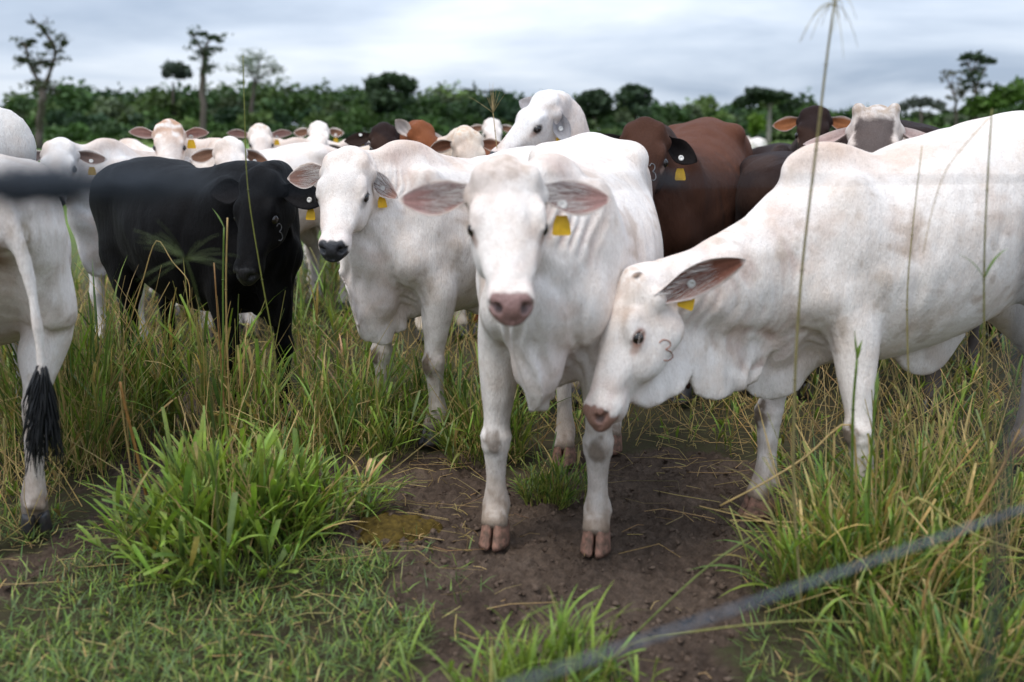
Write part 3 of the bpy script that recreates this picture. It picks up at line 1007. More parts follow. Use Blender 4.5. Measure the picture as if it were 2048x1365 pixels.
    for sd in (1, -1):
        c = H(0.203, sd * (0.0975 if hres < .0108 / s else 0.1035) - 0.0 + sd * sp.get('eye_out', 0.0), -0.044) * s
        if eme is None:
            o = mesh_obj('eye', ev, ef, M_EYE, root); eme = o.data
        else:
            o = bpy.data.objects.new('eye', eme); COL.objects.link(o); o.parent = root
        o.location = c
        if sp.get('lash'):
            hv, hf = [], []
            r_ = np.random.default_rng(9)
            for q in range(14):
                u = -1 + 2 * q / 13
                p = H(0.203 - 0.003 + 0.021 * u, sd * (0.113 - 0.004 * u * u), -0.050 + 0.0135 * (1 - 0.7 * u * u))
                dd = HR @ unit(np.array([0.35 * u + 0.1, sd * 1.0, -0.10 + r_.uniform(-.1, .1)]))
                pp = np.array([p, p + dd * 0.007, p + dd * 0.013 - HR[:, 2] * 0.004])
                a, b = tube_mesh(pp * s, [0.0008, 0.0007, 0.0002], 3, False)
                k_ = len(hv); hv += a.tolist(); hf += [[w + k_ for w in f] for f in b]
            mesh_obj('eyelash', hv, hf, plain_mat('eyelash_hair', sp.get('lash'), 0.6, 0.3), root)
    # hooves
    hme = None
    for nm in ('fl', 'fr', 'hl', 'hr'):
        if hme is None:
            o = mesh_obj('hoof', np.array(HOOF_V) * s, HOOF_F, sp.get('hoofm', M_HOOFD), root, True); hme = o.data
            bm = bmesh.new(); bm.from_mesh(hme); bmesh.ops.bevel(bm, geom=[e_ for e_ in bm.edges if e_.calc_face_angle(0) > 0.9], offset=0.003, segments=2, affect='EDGES'); bm.to_mesh(hme); bm.free()
        else:
            o = bpy.data.objects.new('hoof', hme); COL.objects.link(o); o.parent = root
        o.location = (hoofs[nm][0] * s, hoofs[nm][1] * s, 0.0)
        o.rotation_euler = (0, 0, sp.get('hoofrot', {}).get(nm, 0.0))
    # tail switch
    if sp.get('switch'):
        hv, hf = [], []
        r_ = np.random.default_rng(3)
        tx = sp.get('tail_side', 0.0)
        for q in range(300):
            a = r_.uniform(0, 6.28); rr = 0.018 * math.sqrt(r_.uniform())
            st = np.array([-0.855 + rr * math.cos(a), tx + rr * math.sin(a), r_.uniform(0.52, 0.68)])
            ln = r_.uniform(0.10, 0.235)
            sp_ = r_.uniform(0.6, 1.9)
            bx, by = r_.normal() * 0.010, r_.normal() * 0.010
            pp = [st + np.array([math.cos(a) * 0.014 * sp_ * math.sin(t * 2.4) + bx * t * t, math.sin(a) * 0.016 * sp_ * math.sin(t * 2.4) + by * t * t * 2 + sp.get('sw_dy', 0) * t, -ln * t]) for t in np.linspace(0, 1, 6)]
            va, fa = tube_mesh(np.array(pp) * s, np.array([0.0022, 0.0028, 0.0026, 0.0022, 0.0016, 0.0005]) * s, 4)
            k_ = len(hv); hv += va.tolist(); hf += [[w + k_ for w in f] for f in fa]
        mesh_obj('tail_switch', hv, hf, M_HAIRB, root)
    # ear tags
    for (sd, t_, w_, drop_) in sp.get('tags', []):
        b0, tp_, (ax, fc, sdv), cfg, ev, inf = ear_info[0 if sd > 0 else 1]
        i = np.argmin(np.abs(inf[:, 0] - t_) + np.abs(inf[:, 1] - w_) + 5 * (inf[:, 2] < .5))
        p = ev[i] * s
        dn = np.array([0, 0, -1.0])
        fcw = unit(fc + np.array([0, 0, 0.0]))
        sidev = unit(np.cross(dn, fcw)); fcw = unit(np.cross(sidev, dn))
        b = sp.get('tag_size', 1.0) * hs * s
        pro = [(-0.016, 0.0), (0.016, 0.0), (0.024, 0.022), (0.0285, 0.052), (0.024, 0.058), (-0.024, 0.058), (-0.0285, 0.052), (-0.024, 0.022)]
        a_ = sp.get('tag_rot', 0.0)
        tv = []
        for zf in (0.0012, -0.0012):
            for (u, v) in pro:
                u2, v2 = u * math.cos(a_) - v * math.sin(a_), u * math.sin(a_) + v * math.cos(a_)
                tv.append(p - fcw * 0.004 + (sidev * u2 + dn * (v2 + drop_)) * b + fcw * (zf * 1.0 + 0.006 * (v / 0.058) ** 2))
        n = len(pro)
        tf = [list(range(n))[::-1], [n + j for j in range(n)]] + [[j, (j + 1) % n, n + (j + 1) % n, n + j] for j in range(n)]
        to = mesh_obj('ear_tag', tv, tf, sp.get('tagm', M_TAG), root, False)
        rr = 0.0145 * b
        nrm = unit(fc)
        e1 = unit(np.cross(nrm, dn)); e2 = np.cross(nrm, e1)
        bv, bf = [], []
        for rad, h in ((1.0, 0.0), (1.0, 0.0035), (0.86, 0.0050), (0.42, 0.0052), (0.36, 0.0030), (0.15, 0.0030)):
            for j in range(16):
                a2 = j * math.pi / 8
                bv.append(p + nrm * (h + 0.002) + (e1 * math.cos(a2) + e2 * math.sin(a2)) * rr * rad)
        for i2 in range(5):
            for j in range(16):
                bf.append([i2 * 16 + j, i2 * 16 + (j + 1) % 16, i2 * 16 + 16 + (j + 1) % 16, i2 * 16 + 16 + j])
        bf.append([80 + j for j in range(16)])
        mesh_obj('button', bv, bf, M_BUTTON, to)
    # brand marks: a raised scar that follows the skin
    for bd in sp.get('brands', []):
        bv = BVHTree.FromPolygons([tuple(q) for q in V * s], F.tolist())
        hv, hf = [], []
        for stroke in bd['strokes']:
            pts = catmull(np.array([(*q, 0) for q in stroke]), 6)
            P3 = []
            for u, v, _ in pts:
                wpt = Vector(bd['fn'](u, v))
                d = (wpt - cam.location).normalized()
                rm = root.matrix_basis.inverted()
                ol, dl = rm @ cam.location, (rm.to_3x3() @ d).normalized()
                h_, nn, _, _ = bv.ray_cast(ol, dl)
                if h_ is not None:
                    P3.append(np.array(h_ + nn * 0.0006))
            if len(P3) > 2:
                va, fa = tube_mesh(P3, bd.get('r', 0.003), 6)
                k_ = len(hv); hv += va.tolist(); hf += [[w + k_ for w in f] for f in fa]
        if hv:
            mesh_obj('brand_mark', hv, hf, bd['mat'], root)
    sp['_foot'] = (sp['pos'], hd, s)
    return root
# ------------------------------------------------------------------ the herd
def face_dir(frm, yaw=0.0, pitch=58.0):
    """direction of the face for an animal looking at the camera (yaw: degrees to the picture's left)"""
    d = Vector((-frm[0], -frm[1], 0)).normalized()
    d.rotate(Matrix.Rotation(R(-yaw), 3, 'Z'))
    p = R(pitch)
    return Vector((d.x * math.cos(p), d.y * math.cos(p), -math.sin(p)))


COWS = []


def cow(label, poll, pos=None, dir=(0, -1), yaw=0, pitch=46, muz=None, s=1.0, reach=0.86, **kw):
    p = at(*poll)
    d = Vector(dir).normalized()
    m = at(*muz) if muz else p + face_dir(p, yaw, pitch) * 0.49 * s
    if pos is None:
        pos = (p.x - d.x * reach * s, p.y - d.y * reach * s)
    sp = dict(label=label, poll=p, muz=m, pos=pos, dir=(d.x, d.y), s=s, hs=kw.pop('hs', 1.0))
    sp.update(kw)
    COWS.append(sp)
    return sp


def g2(px, py):
    q = gr_at(px, py)
    return (q.x, q.y)


def hide_front(c):
    V, hc, hm, p = c['V'], c['hc'], c['hm'], c['paint']
    p(hm * smooth(0.14, 0.02, hc[:, 0]) * smooth(0.10, 0.05, np.abs(hc[:, 1])) * smooth(-0.06, 0.0, hc[:, 2]) * smooth(-.2, .6, c['n3']), (0.50, 0.40, 0.33), 0.55)


NEAR = dict(res=0.0126, hres=0.0069)
# A: white cow in front, facing the camera
cow('white cow with a pink nose facing the camera, standing on bare soil in front', (1012, 338, 2.76), (0.222, 3.66), (-0.214, -0.977), muz=(1024, 586, 2.46), hs=0.90,
    feet=dict(fl=g2(1192, 1098), fr=g2(990, 1085), hl=g2(1222, 900), hr=g2(1128, 925)), wf=1.10, belly=0.03, rise=0.06, hump=0.6,
    dewlap=0.062, fold=0.020, foldn=11, scallop=0.45, crease=0.008, ncrease=14, phase=0.6, hoofm=M_HOOFP, nose=(0.27, 0.160, 0.145), ear_hair=True, lash=(0.5, 0.42, 0.36),
    ear=dict(len=0.225, width=0.120, dir=(0.055, 1.0, -0.06), cup=0.5), ear_in=(0.27, 0.160, 0.145), hide=hide_front, eyerim=(0.22, 0.12, 0.085),
    tags=[(1, 0.36, 0.45, 0.030)], tag_rot=0.0, tag_size=1.05, navel=0.03, tail=True, knee=0.75, **NEAR)


def strokes3():
    return [[(0.08, 0.85), (0.35, 1.0), (0.75, 0.92), (0.80, 0.70), (0.50, 0.54)], [(0.50, 0.54), (0.85, 0.42), (0.98, 0.18), (0.70, 0.02), (0.38, 0.03)]]


# B: white cow with a black nose
cow('white cow with a black nose and grey patched knees, left of the pink-nosed cow', (694, 312, 4.22), (-0.167, 4.86), (-0.66, -0.75), muz=(662, 468, 3.95), hs=0.93,
    feet=dict(fl=g2(868, 885), fr=g2(764, 858)), dewlap=0.125, fold=0.024, foldn=10, scallop=0.45, crease=0.0095, ncrease=14, phase=1.7, nose=(0.022, 0.022, 0.026), eyerim=(0.05, 0.05, 0.055), tear=(0.45, 0.42, 0.41),
    ear=dict(len=0.185, width=0.125, dir=(0.09, 1.0, -0.12), cup=0.6), ears=(dict(dir=(0.25, 0.55, -0.55), face=(0.15, 0.5, 0.8), width=0.10, len=0.17), None), hump=0.95,
    tags=[(1, 0.55, 0.1, 0.045)], tag_size=0.85, ear_in=(0.25, 0.145, 0.115), sock=(0.085, 0.075, 0.07), lash=(0.05, 0.05, 0.05), navel=0.04, tail=False, ear_hair=True, **NEAR)

def hide_horn(c):
    hc, hm, p = c['hc'], c['hm'], c['paint']
    d = np.sqrt(((hc[:, 0] - 0.005) / 0.016) ** 2 + ((hc[:, 1] - 0.072) / 0.022) ** 2 + ((hc[:, 2] - 0.022) / 0.03) ** 2)
    p(hm * smooth(1.2, 0.6, d + 0.2 * c['n3']), (0.07, 0.045, 0.03), 0.9)
    p(hm * smooth(0.10, 0.0, hc[:, 0]) * smooth(-0.02, 0.02, hc[:, 2]) * smooth(-.4, .6, c['n3']), (0.56, 0.40, 0.30), 0.5)
    p(hm * np.exp(-(((hc[:, 0] - 0.13) / 0.05) ** 2 + ((hc[:, 1] - 0.07) / 0.03) ** 2)) * smooth(-.6, .5, c['n2']), (0.52, 0.36, 0.25), 0.5)


# D: white cow lowering its head, right
cow('large white cow lowering its head in profile on the right, yellow ear tag', (1262, 560, 3.13), (1.545, 3.73), (-0.93, -0.37), muz=(1166, 812, 2.95), up=(-0.75, -0.10, 1.0), hs=0.94,
    feet=dict(fl=g2(1716, 1075), fr=g2(1516, 1030)), rise=0.14, hump=0.92, back=0.055, scallop=0.08, shift=dict(hl=(-0.12, 0), hr=(-0.2, 0)), dewlap=0.16, dwmin=1.6, neckd=1.35, gular=0.14, hide=hide_horn, crease=0.0065, ncrease=15, phase=2.3, nose=(0.29, 0.16, 0.12), pinkface=0.5,
    humptan=0.6, neckpink=0.4, ntan=(1, 0, -0.12), nend=0.30, ears=(dict(tipw=at(1492, 520, 3.02), facew=(-0.25, -0.85, -0.35), width=0.115, cup=0.7), dict(dir=(0.25, 0.75, -0.5), face=(0.5, 0, 0.8))),
    ear_in=(0.28, 0.12, 0.085), eyerim=(0.30, 0.13, 0.085), tear=(0.5, 0.28, 0.2), tags=[(1, 0.42, 0.2, 0.030)], tag_rot=-0.35, lash=(0.6, 0.5, 0.45), hoofm=M_HOOFP, tail=False, navel=0.07, ear_hair=True,
    brands=[dict(strokes=strokes3(), fn=lambda u, v: at(1316 + 30 * u, 722 - 42 * v, 2.9), r=0.0020, mat=M_SCARB)], **NEAR)

# E: black cow
cow('black cow standing side-on in tall grass on the left, head turned to the camera', (520, 350, 4.40), (-1.60, 5.08), (0.77, -0.64), muz=(490, 480, 4.28), s=0.96, wf=1.12, belly=0.04, hs=0.97, white=False, base=(0.0055, 0.0053, 0.0058),
    ear_in=(0.012, 0.011, 0.012), ear_out=(0.007, 0.007, 0.0075), nose=(0.012, 0.012, 0.013), eyerim=(0.004, 0.004, 0.004), tear=(0.006, 0.006, 0.006), dirt=False, hump=0.5, dewlap=0.08, crease=0.004, tail=False,
    feet=dict(hr=g2(285, 800)), ear=dict(len=0.235, width=0.125, dir=(0.06, 1.0, -0.12)), ears=(dict(dir=(0.16, 0.9, -0.1)), None), tags=[(1, 0.62, 0.25, 0.045)], tag_size=0.9,
    brands=[dict(strokes=strokes3(), fn=lambda u, v: at(552 + 13 * u, 482 - 34 * v, 4.3), r=0.0024, mat=M_SCARG)], res=0.0145, hres=0.0088)


def hide_rump(c):
    V, p = c['V'], c['paint']
    p(np.exp(-(((V[:, 1]) / 0.040) ** 2 + ((V[:, 2] - 1.03) / 0.09) ** 2)) * (V[:, 0] < -0.70) * smooth(-.9, .3, c['n2']), (0.27, 0.13, 0.075), 0.9)
    p(np.exp(-(((V[:, 1] + 0.10) / 0.035) ** 2 + ((V[:, 2] - 1.09) / 0.06) ** 2)) * (V[:, 0] < -0.70) * smooth(-.6, .5, c['n3']), (0.26, 0.19, 0.10), 0.8)


# F: rump at the left edge
cow('white cow seen from behind at the left edge, tail with a black switch', (-160, 330, 4.6), (-2.03, 3.82), (-0.50, 0.87), muz=(-260, 420, 4.9), feet=dict(hr=g2(74, 1062)), tail_side=-0.10, switch=True, sw_dy=0.02,
    hide=hide_rump, hump=0.9, knee=0.4, sock=(0.16, 0.12, 0.09), res=0.011, hres=0.03)

# ---- cattle standing behind
B1 = dict(res=0.030, hres=0.0105, hs=0.86)
B2 = dict(res=0.026, hres=0.026, hs=0.86)
cow('pale grey-white cow behind the white rump at the left edge, only its back showing', (-330, 330, 4.3), (-2.95, 4.45), (-0.99, 0.1), muz=(-420, 430, 4.2), rise=0.20, s=1.02, base=(0.66, 0.63, 0.60), res=0.018, hres=0.03)


def hide_tan(c):
    hc, hm, p = c['hc'], c['hm'], c['paint']
    p(hm * smooth(0.30, 0.0, hc[:, 0]) * smooth(-0.10, 0.0, hc[:, 2]) * smooth(-0.9, 0.5, c['n2'] + 0.4 * c['n3']), (0.46, 0.24, 0.13), 0.85)
    p(hm * smooth(0.25, 0.42, hc[:, 0]) * smooth(-.3, .6, c['n2']), (0.45, 0.38, 0.33), 0.35)


def hide_cream(c):
    hc, hm, p = c['hc'], c['hm'], c['paint']
    p(hm * smooth(0.12, 0.0, hc[:, 0]) * smooth(-0.6, 0.6, c['n3']), (0.60, 0.40, 0.26), 0.6)


DK = dict(nose=(0.025, 0.024, 0.026), eyerim=(0.02, 0.017, 0.017), dirt=False, eye_out=0.004)
BRN_EAR = dict(ear_in=(0.16, 0.085, 0.055))
cow('white cow with brown inner ear behind the wire at the far left', (118, 288, 6.1), dir=(-0.35, -0.94), yaw=12, pitch=46, ear=dict(len=0.21, width=0.115, dir=(0.10, 1, -0.15)), ear_in=(0.13, 0.085, 0.07), tags=[(1, 0.5, 0.2, 0.04)], base=(0.74, 0.71, 0.69), **DK, **B1)
cow('white cow with its back turned behind the black cow, left of the tan-faced cow', (205, 320, 8.6), dir=(-0.82, 0.57), yaw=150, pitch=60, s=1.0, rise=0.02, **DK, **B2)
cow('white cow with a tan forehead and yellow tag, ears held out, on the left', (337, 250, 6.85), dir=(-0.55, -0.83), yaw=2, pitch=46, hide=hide_tan, ear=dict(len=0.20, width=0.10, dir=(-0.05, 1, -0.02), face=(0.7, 0, 0.3)), ears=(dict(dir=(-0.06, 1, 0.05), face=(0.7, 0.2, 0.2)), dict(dir=(-0.12, .85, 0.0), face=(0.7, -0.3, .2))), tags=[(1, 0.28, 0.5, 0.02)], tag_size=1.2, **DK, **B1)
cow('white cow with brown-lined ears just behind the black cow', (459, 285, 6.6), dir=(0.45, -0.89), yaw=0, pitch=46, ear=dict(len=0.20, width=0.12, dir=(0.16, 1, -0.15)), ears=(dict(dir=(0.18, 0.75, -0.3)), None), tags=[(1, 0.5, 0.3, 0.03)], **BRN_EAR, **DK, **B1)
cow('white cow with a cream poll looking over the cow with brown-lined ears', (519, 256, 9.0), dir=(-0.7, -0.7), yaw=-6, pitch=46, hide=hide_cream, ear=dict(len=0.23, width=0.095, dir=(-0.04, 1, 0.10), face=(0.75, 0.1, 0.3)), tags=[(1, 0.3, 0.5, 0.03)], **DK, **B1)
cow('white cow farthest back of the pair with brown ears, left of the dark head', (637, 250, 10.2), dir=(0.2, -0.97), yaw=0, pitch=46, ear=dict(len=0.19, width=0.12, dir=(0.08, 1, -0.06)), tags=[(1, 0.5, 0.3, 0.03)], **BRN_EAR, **DK, **B1)
cow('white cow with lowered dark ears in front of the farther brown-eared cow', (632, 278, 8.7), dir=(-0.75, -0.66), yaw=4, pitch=46, ear=dict(len=0.20, width=0.10, dir=(0.12, 1, -0.22)), ear_in=(0.07, 0.05, 0.045), **DK, **B1)


def hide_dark(c):
    V, hc, hm, p = c['V'], c['hc'], c['hm'], c['paint']
    p(smooth(0.0, 0.8, c['n1']), (0.055, 0.028, 0.018), 0.5)


def hide_rust(c):
    hc, hm, p = c['hc'], c['hm'], c['paint']
    for sd in (1, -1):
        d = np.sqrt(((hc[:, 0] - 0.20) / 0.06) ** 2 + ((hc[:, 1] - sd * 0.10) / 0.05) ** 2 + ((hc[:, 2] + 0.05) / 0.045) ** 2)
        p(hm * smooth(1.3, 0.7, d), (0.60, 0.46, 0.36), 0.9)


def hide_brown(c):
    V, hc, hm, p = c['V'], c['hc'], c['hm'], c['paint']
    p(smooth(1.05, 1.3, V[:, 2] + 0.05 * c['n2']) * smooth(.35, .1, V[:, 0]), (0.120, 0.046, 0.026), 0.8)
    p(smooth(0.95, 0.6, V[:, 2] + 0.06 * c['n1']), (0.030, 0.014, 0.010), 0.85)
    p(hm * smooth(0.10, 0.35, hc[:, 0]), (0.035, 0.018, 0.013), 0.7)
    p(hm * smooth(0.03, -0.03, hc[:, 0]), (0.05, 0.02, 0.012), 0.8)
    p(smooth(1.25, 1.36, V[:, 2]) * np.exp(-((V[:, 0] - .45) / .14) ** 2), (0.035, 0.018, 0.013), 0.8)


DKC = dict(white=False, base=(0.022, 0.0125, 0.011), ear_in=(0.03, 0.018, 0.014), ear_out=(0.018, 0.011, 0.010))
cow('dark brown-black cow with wide dark ears, middle of the back row', (768, 256, 7.3), dir=(0.25, -0.97), yaw=0, pitch=46, ear=dict(len=0.235, width=0.125, dir=(0.06, 1, -0.16)), tags=[(-1, 0.45, 0.6, 0.03)], hide=hide_dark, **DKC, **DK, **B1)
cow('rust-brown cow with pale eye rings and a raised white ear', (842, 252, 6.9), dir=(-0.7, -0.7), yaw=-38, pitch=46, white=False, base=(0.21, 0.072, 0.030), ear_in=(0.55, 0.48, 0.44), ear_out=(0.50, 0.42, 0.37), hide=hide_rust, ears=(dict(dir=(0.15, 1, -0.2), width=.10, len=.17), dict(dir=(-0.72, 0.65, 0.3), face=(0.5, 0.6, 0.5), len=0.17, width=0.11)), **DK, **B1)
cow('cream cow with tan poll, head lowered behind the back of the black-nosed cow', (936, 268, 6.6), dir=(0.55, -0.83), yaw=-18, pitch=58, hide=hide_cream, base=(0.76, 0.66, 0.56), ears=(None, dict(dir=(0.14, 1, -0.2), face=(0.6, 0, .6), len=0.2)), ear_in=(0.20, 0.085, 0.05), **DK, **B1)
cow('small-looking white cow farthest away in the middle of the row', (984, 243, 11.0), dir=(0.1, -1), yaw=-8, pitch=46, ear=dict(len=0.2, width=0.11, dir=(0.08, 1, -0.08)), **BRN_EAR, **DK, **B1)
cow('white cow raising its head above the herd, looking left, grey ear', (1098, 193, 5.9), (0.74, 6.25), (-0.85, -0.52), muz=(985, 300, 5.78), up=(0.0, -0.25, 1.0), base=(0.79, 0.77, 0.76), ears=(dict(dir=(0.30, 0.35, -0.62), face=(0.0, 0.9, 0.3), len=.18, width=.11), dict(dir=(0.05, 1, 0.0))), ear_out=(0.35, 0.34, 0.35), ear_in=(0.33, 0.32, 0.33), tags=[(1, 0.5, 0.0, 0.03)], hump=1.25, rise=0.02, res=0.023, hres=0.0095, **DK)
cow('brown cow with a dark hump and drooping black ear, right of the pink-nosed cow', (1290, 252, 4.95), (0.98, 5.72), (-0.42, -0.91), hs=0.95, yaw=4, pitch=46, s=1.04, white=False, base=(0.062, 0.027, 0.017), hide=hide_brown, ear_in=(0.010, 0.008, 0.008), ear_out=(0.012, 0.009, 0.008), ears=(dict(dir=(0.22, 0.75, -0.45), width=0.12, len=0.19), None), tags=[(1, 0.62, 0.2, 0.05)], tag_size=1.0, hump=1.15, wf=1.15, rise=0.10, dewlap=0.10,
    brands=[dict(strokes=strokes3(), fn=lambda u, v: at(1298 + 14 * u, 362 - 34 * v, 4.9), r=0.003, mat=M_SCARG)], res=0.021, hres=0.0098, **DK)
cow('dark brown cow standing between the brown cow and the large white cow', (1560, 330, 6.6), (1.57, 5.90), (0.24, 0.97), muz=(1590, 420, 6.9), s=0.98, hide=hide_dark, rise=0.0, **DKC, **DK, **B2)
DKV = dict(DKC); DKV.update(ear_in=(0.22, 0.085, 0.035), ear_out=(0.30, 0.25, 0.23))
cow('black-brown cow with an orange-lined ear behind the large white cow', (1630, 222, 6.4), dir=(-0.1, -1), yaw=4, pitch=46, hide=hide_dark, ear=dict(len=0.20, width=0.12, dir=(0.14, 1, -0.08)), **DKV, **DK, **B1)


def hide_greyface(c):
    hc, hm, p = c['hc'], c['hm'], c['paint']
    p(hm * smooth(0.02, 0.06, hc[:, 0] + 0.008 * c['n3']) * smooth(0.092, 0.075, np.abs(hc[:, 1]) + 0.006 * c['n3']) * smooth(-0.08, -0.03, hc[:, 2]), (0.085, 0.066, 0.062), 0.95)
    p(hm * smooth(0.05, 0.0, hc[:, 0]) * smooth(-.5, .5, c['n3']), (0.38, 0.28, 0.20), 0.7)
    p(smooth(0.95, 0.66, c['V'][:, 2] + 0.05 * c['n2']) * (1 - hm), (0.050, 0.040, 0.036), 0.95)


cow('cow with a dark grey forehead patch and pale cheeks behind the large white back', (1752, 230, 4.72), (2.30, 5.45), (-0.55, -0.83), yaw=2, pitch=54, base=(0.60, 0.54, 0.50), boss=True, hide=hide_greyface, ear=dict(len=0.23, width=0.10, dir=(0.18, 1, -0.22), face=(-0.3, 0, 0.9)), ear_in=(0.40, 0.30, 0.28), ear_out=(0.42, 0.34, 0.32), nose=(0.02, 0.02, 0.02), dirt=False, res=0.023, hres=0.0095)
cow('dark brown cow whose back shows above the large white cow at far right', (1990, 330, 7.0), (2.80, 6.35), (0.94, 0.2), muz=(2060, 420, 6.9), s=1.06, rise=0.06, hide=hide_dark, **DKC, **DK, **B2)
cow('lone white cow grazing far off in the pasture', (1500, 300, 30.5), (7.35, 31.0), (-0.55, -0.83), muz=(1497, 318, 30.2), res=0.03, hres=0.02, **DK)
# ------------------------------------------------------------------ ground
def in_poly(px, py, poly):
    n = len(poly); c = np.zeros(px.shape, bool)
    j = n - 1
    for i in range(n):
        xi, yi = poly[i]; xj, yj = poly[j]
        if yi != yj:
            c ^= ((yi > py) != (yj > py)) & (px < (xj - xi) * (py - yi) / (yj - yi) + xi)
        j = i
    return c


def n2d(x, y, f, seed):
    return vnoise(np.stack([x, y, np.zeros_like(x)], 1), f, seed)


DIRT = [[(560, 960), (640, 930), (760, 905), (900, 905), (900, 980), (760, 1120), (660, 1100), (700, 1000)], [(1040, 960), (1060, 905), (1250, 880), (1260, 960), (1180, 985)], [(230, 1000), (300, 900), (420, 900), (360, 1000), (320, 1090), (180, 1110)], [(690, 925), (820, 905), (960, 912), (1040, 960), (1180, 965), (1230, 905), (1330, 880), (1450, 890), (1560, 930), (1640, 1010), (1560, 1090), (1520, 1180), (1470, 1300), (1440, 1500), (740, 1500), (790, 1350), (880, 1250), (800, 1170), (700, 1130), (640, 1060), (690, 1000)],
        [(300, 740), (430, 745), (400, 830), (345, 900), (310, 960), (300, 1060), (160, 1110), (-80, 1250), (-120, 1120), (90, 1075), (200, 990), (240, 880), (280, 800)],
        [(1640, 1010), (1700, 930), (1810, 915), (1840, 1000), (1720, 1080)]]
DIRT_W = [[tuple(g2(*p)) for p in poly] for poly in DIRT]


def dirt_mask(x, y):
    """0..1, ground worn bare by hooves"""
    xx = x + 0.055 * n2d(x, y, 2.2, 41) + 0.03 * n2d(x, y, 6.0, 42); yy = y + 0.07 * n2d(x, y, 2.0, 43) + 0.03 * n2d(x, y, 7.0, 44)
    m = np.zeros(len(x))
    for p in DIRT_W:
        m = np.maximum(m, in_poly(xx, yy, p).astype(float))
    return m


def axis(lo, hi, fine_lo, fine_hi, step, grow):
    a = [fine_lo]
    while a[-1] < fine_hi:
        a.append(a[-1] + step)
    st = step
    while a[-1] < hi:
        st *= grow; a.append(a[-1] + st)
    b = [fine_lo]; st = step
    while b[-1] > lo:
        st *= grow; b.append(b[-1] - st)
    return np.array(b[:0:-1] + a)


def soil_height(x, y, dm):
    h = 0.010 * n2d(x, y, 0.8, 51) + dm * (0.010 * n2d(x, y, 5.0, 52) + 0.012 * n2d(x, y, 12.0, 53) + 0.011 * n2d(x, y, 24.0, 54))
    # hoof-churned pits
    c = np.abs(n2d(x, y, 9.0, 55)); h -= dm * 0.016 * np.exp(-(c / 0.22) ** 2)
    return h - 0.022


gx = axis(-900, 900, -2.2, 2.2, 0.0150, 1.10)
gy = axis(-20, 1500, 2.1, 4.6, 0.0145, 1.07)
GX, GY = np.meshgrid(gx, gy, indexing='ij')
fx, fy = GX.ravel(), GY.ravel()
near = (np.abs(fx) < 12) & (fy < 16)
dm = np.zeros(len(fx)); hgt = np.zeros(len(fx))
dm[near] = dirt_mask(fx[near], fy[near])
DM2 = dm.reshape(GX.shape).copy()
for _ in range(2):                                    # soften the edge of the bare soil
    DM2[1:-1, 1:-1] = (DM2[1:-1, 1:-1] * 2 + DM2[:-2, 1:-1] + DM2[2:, 1:-1] + DM2[1:-1, :-2] + DM2[1:-1, 2:]) / 6
dm = DM2.ravel()
hgt[near] = soil_height(fx[near], fy[near], dm[near]) * np.clip((16 - fy[near]) / 6, 0, 1)
GV = np.stack([fx, fy, hgt], 1)
nxg, nyg = GX.shape
ii = np.arange(nxg * nyg).reshape(nxg, nyg)
GF = np.stack([ii[:-1, :-1], ii[1:, :-1], ii[1:, 1:], ii[:-1, 1:]], -1).reshape(-1, 4)
gcol = np.ones((len(fx), 4)); gcol[:, 0] = dm; gcol[:, 1] = np.clip((fy - 9) / 8, 0, 1); gcol[:, 2] = 0


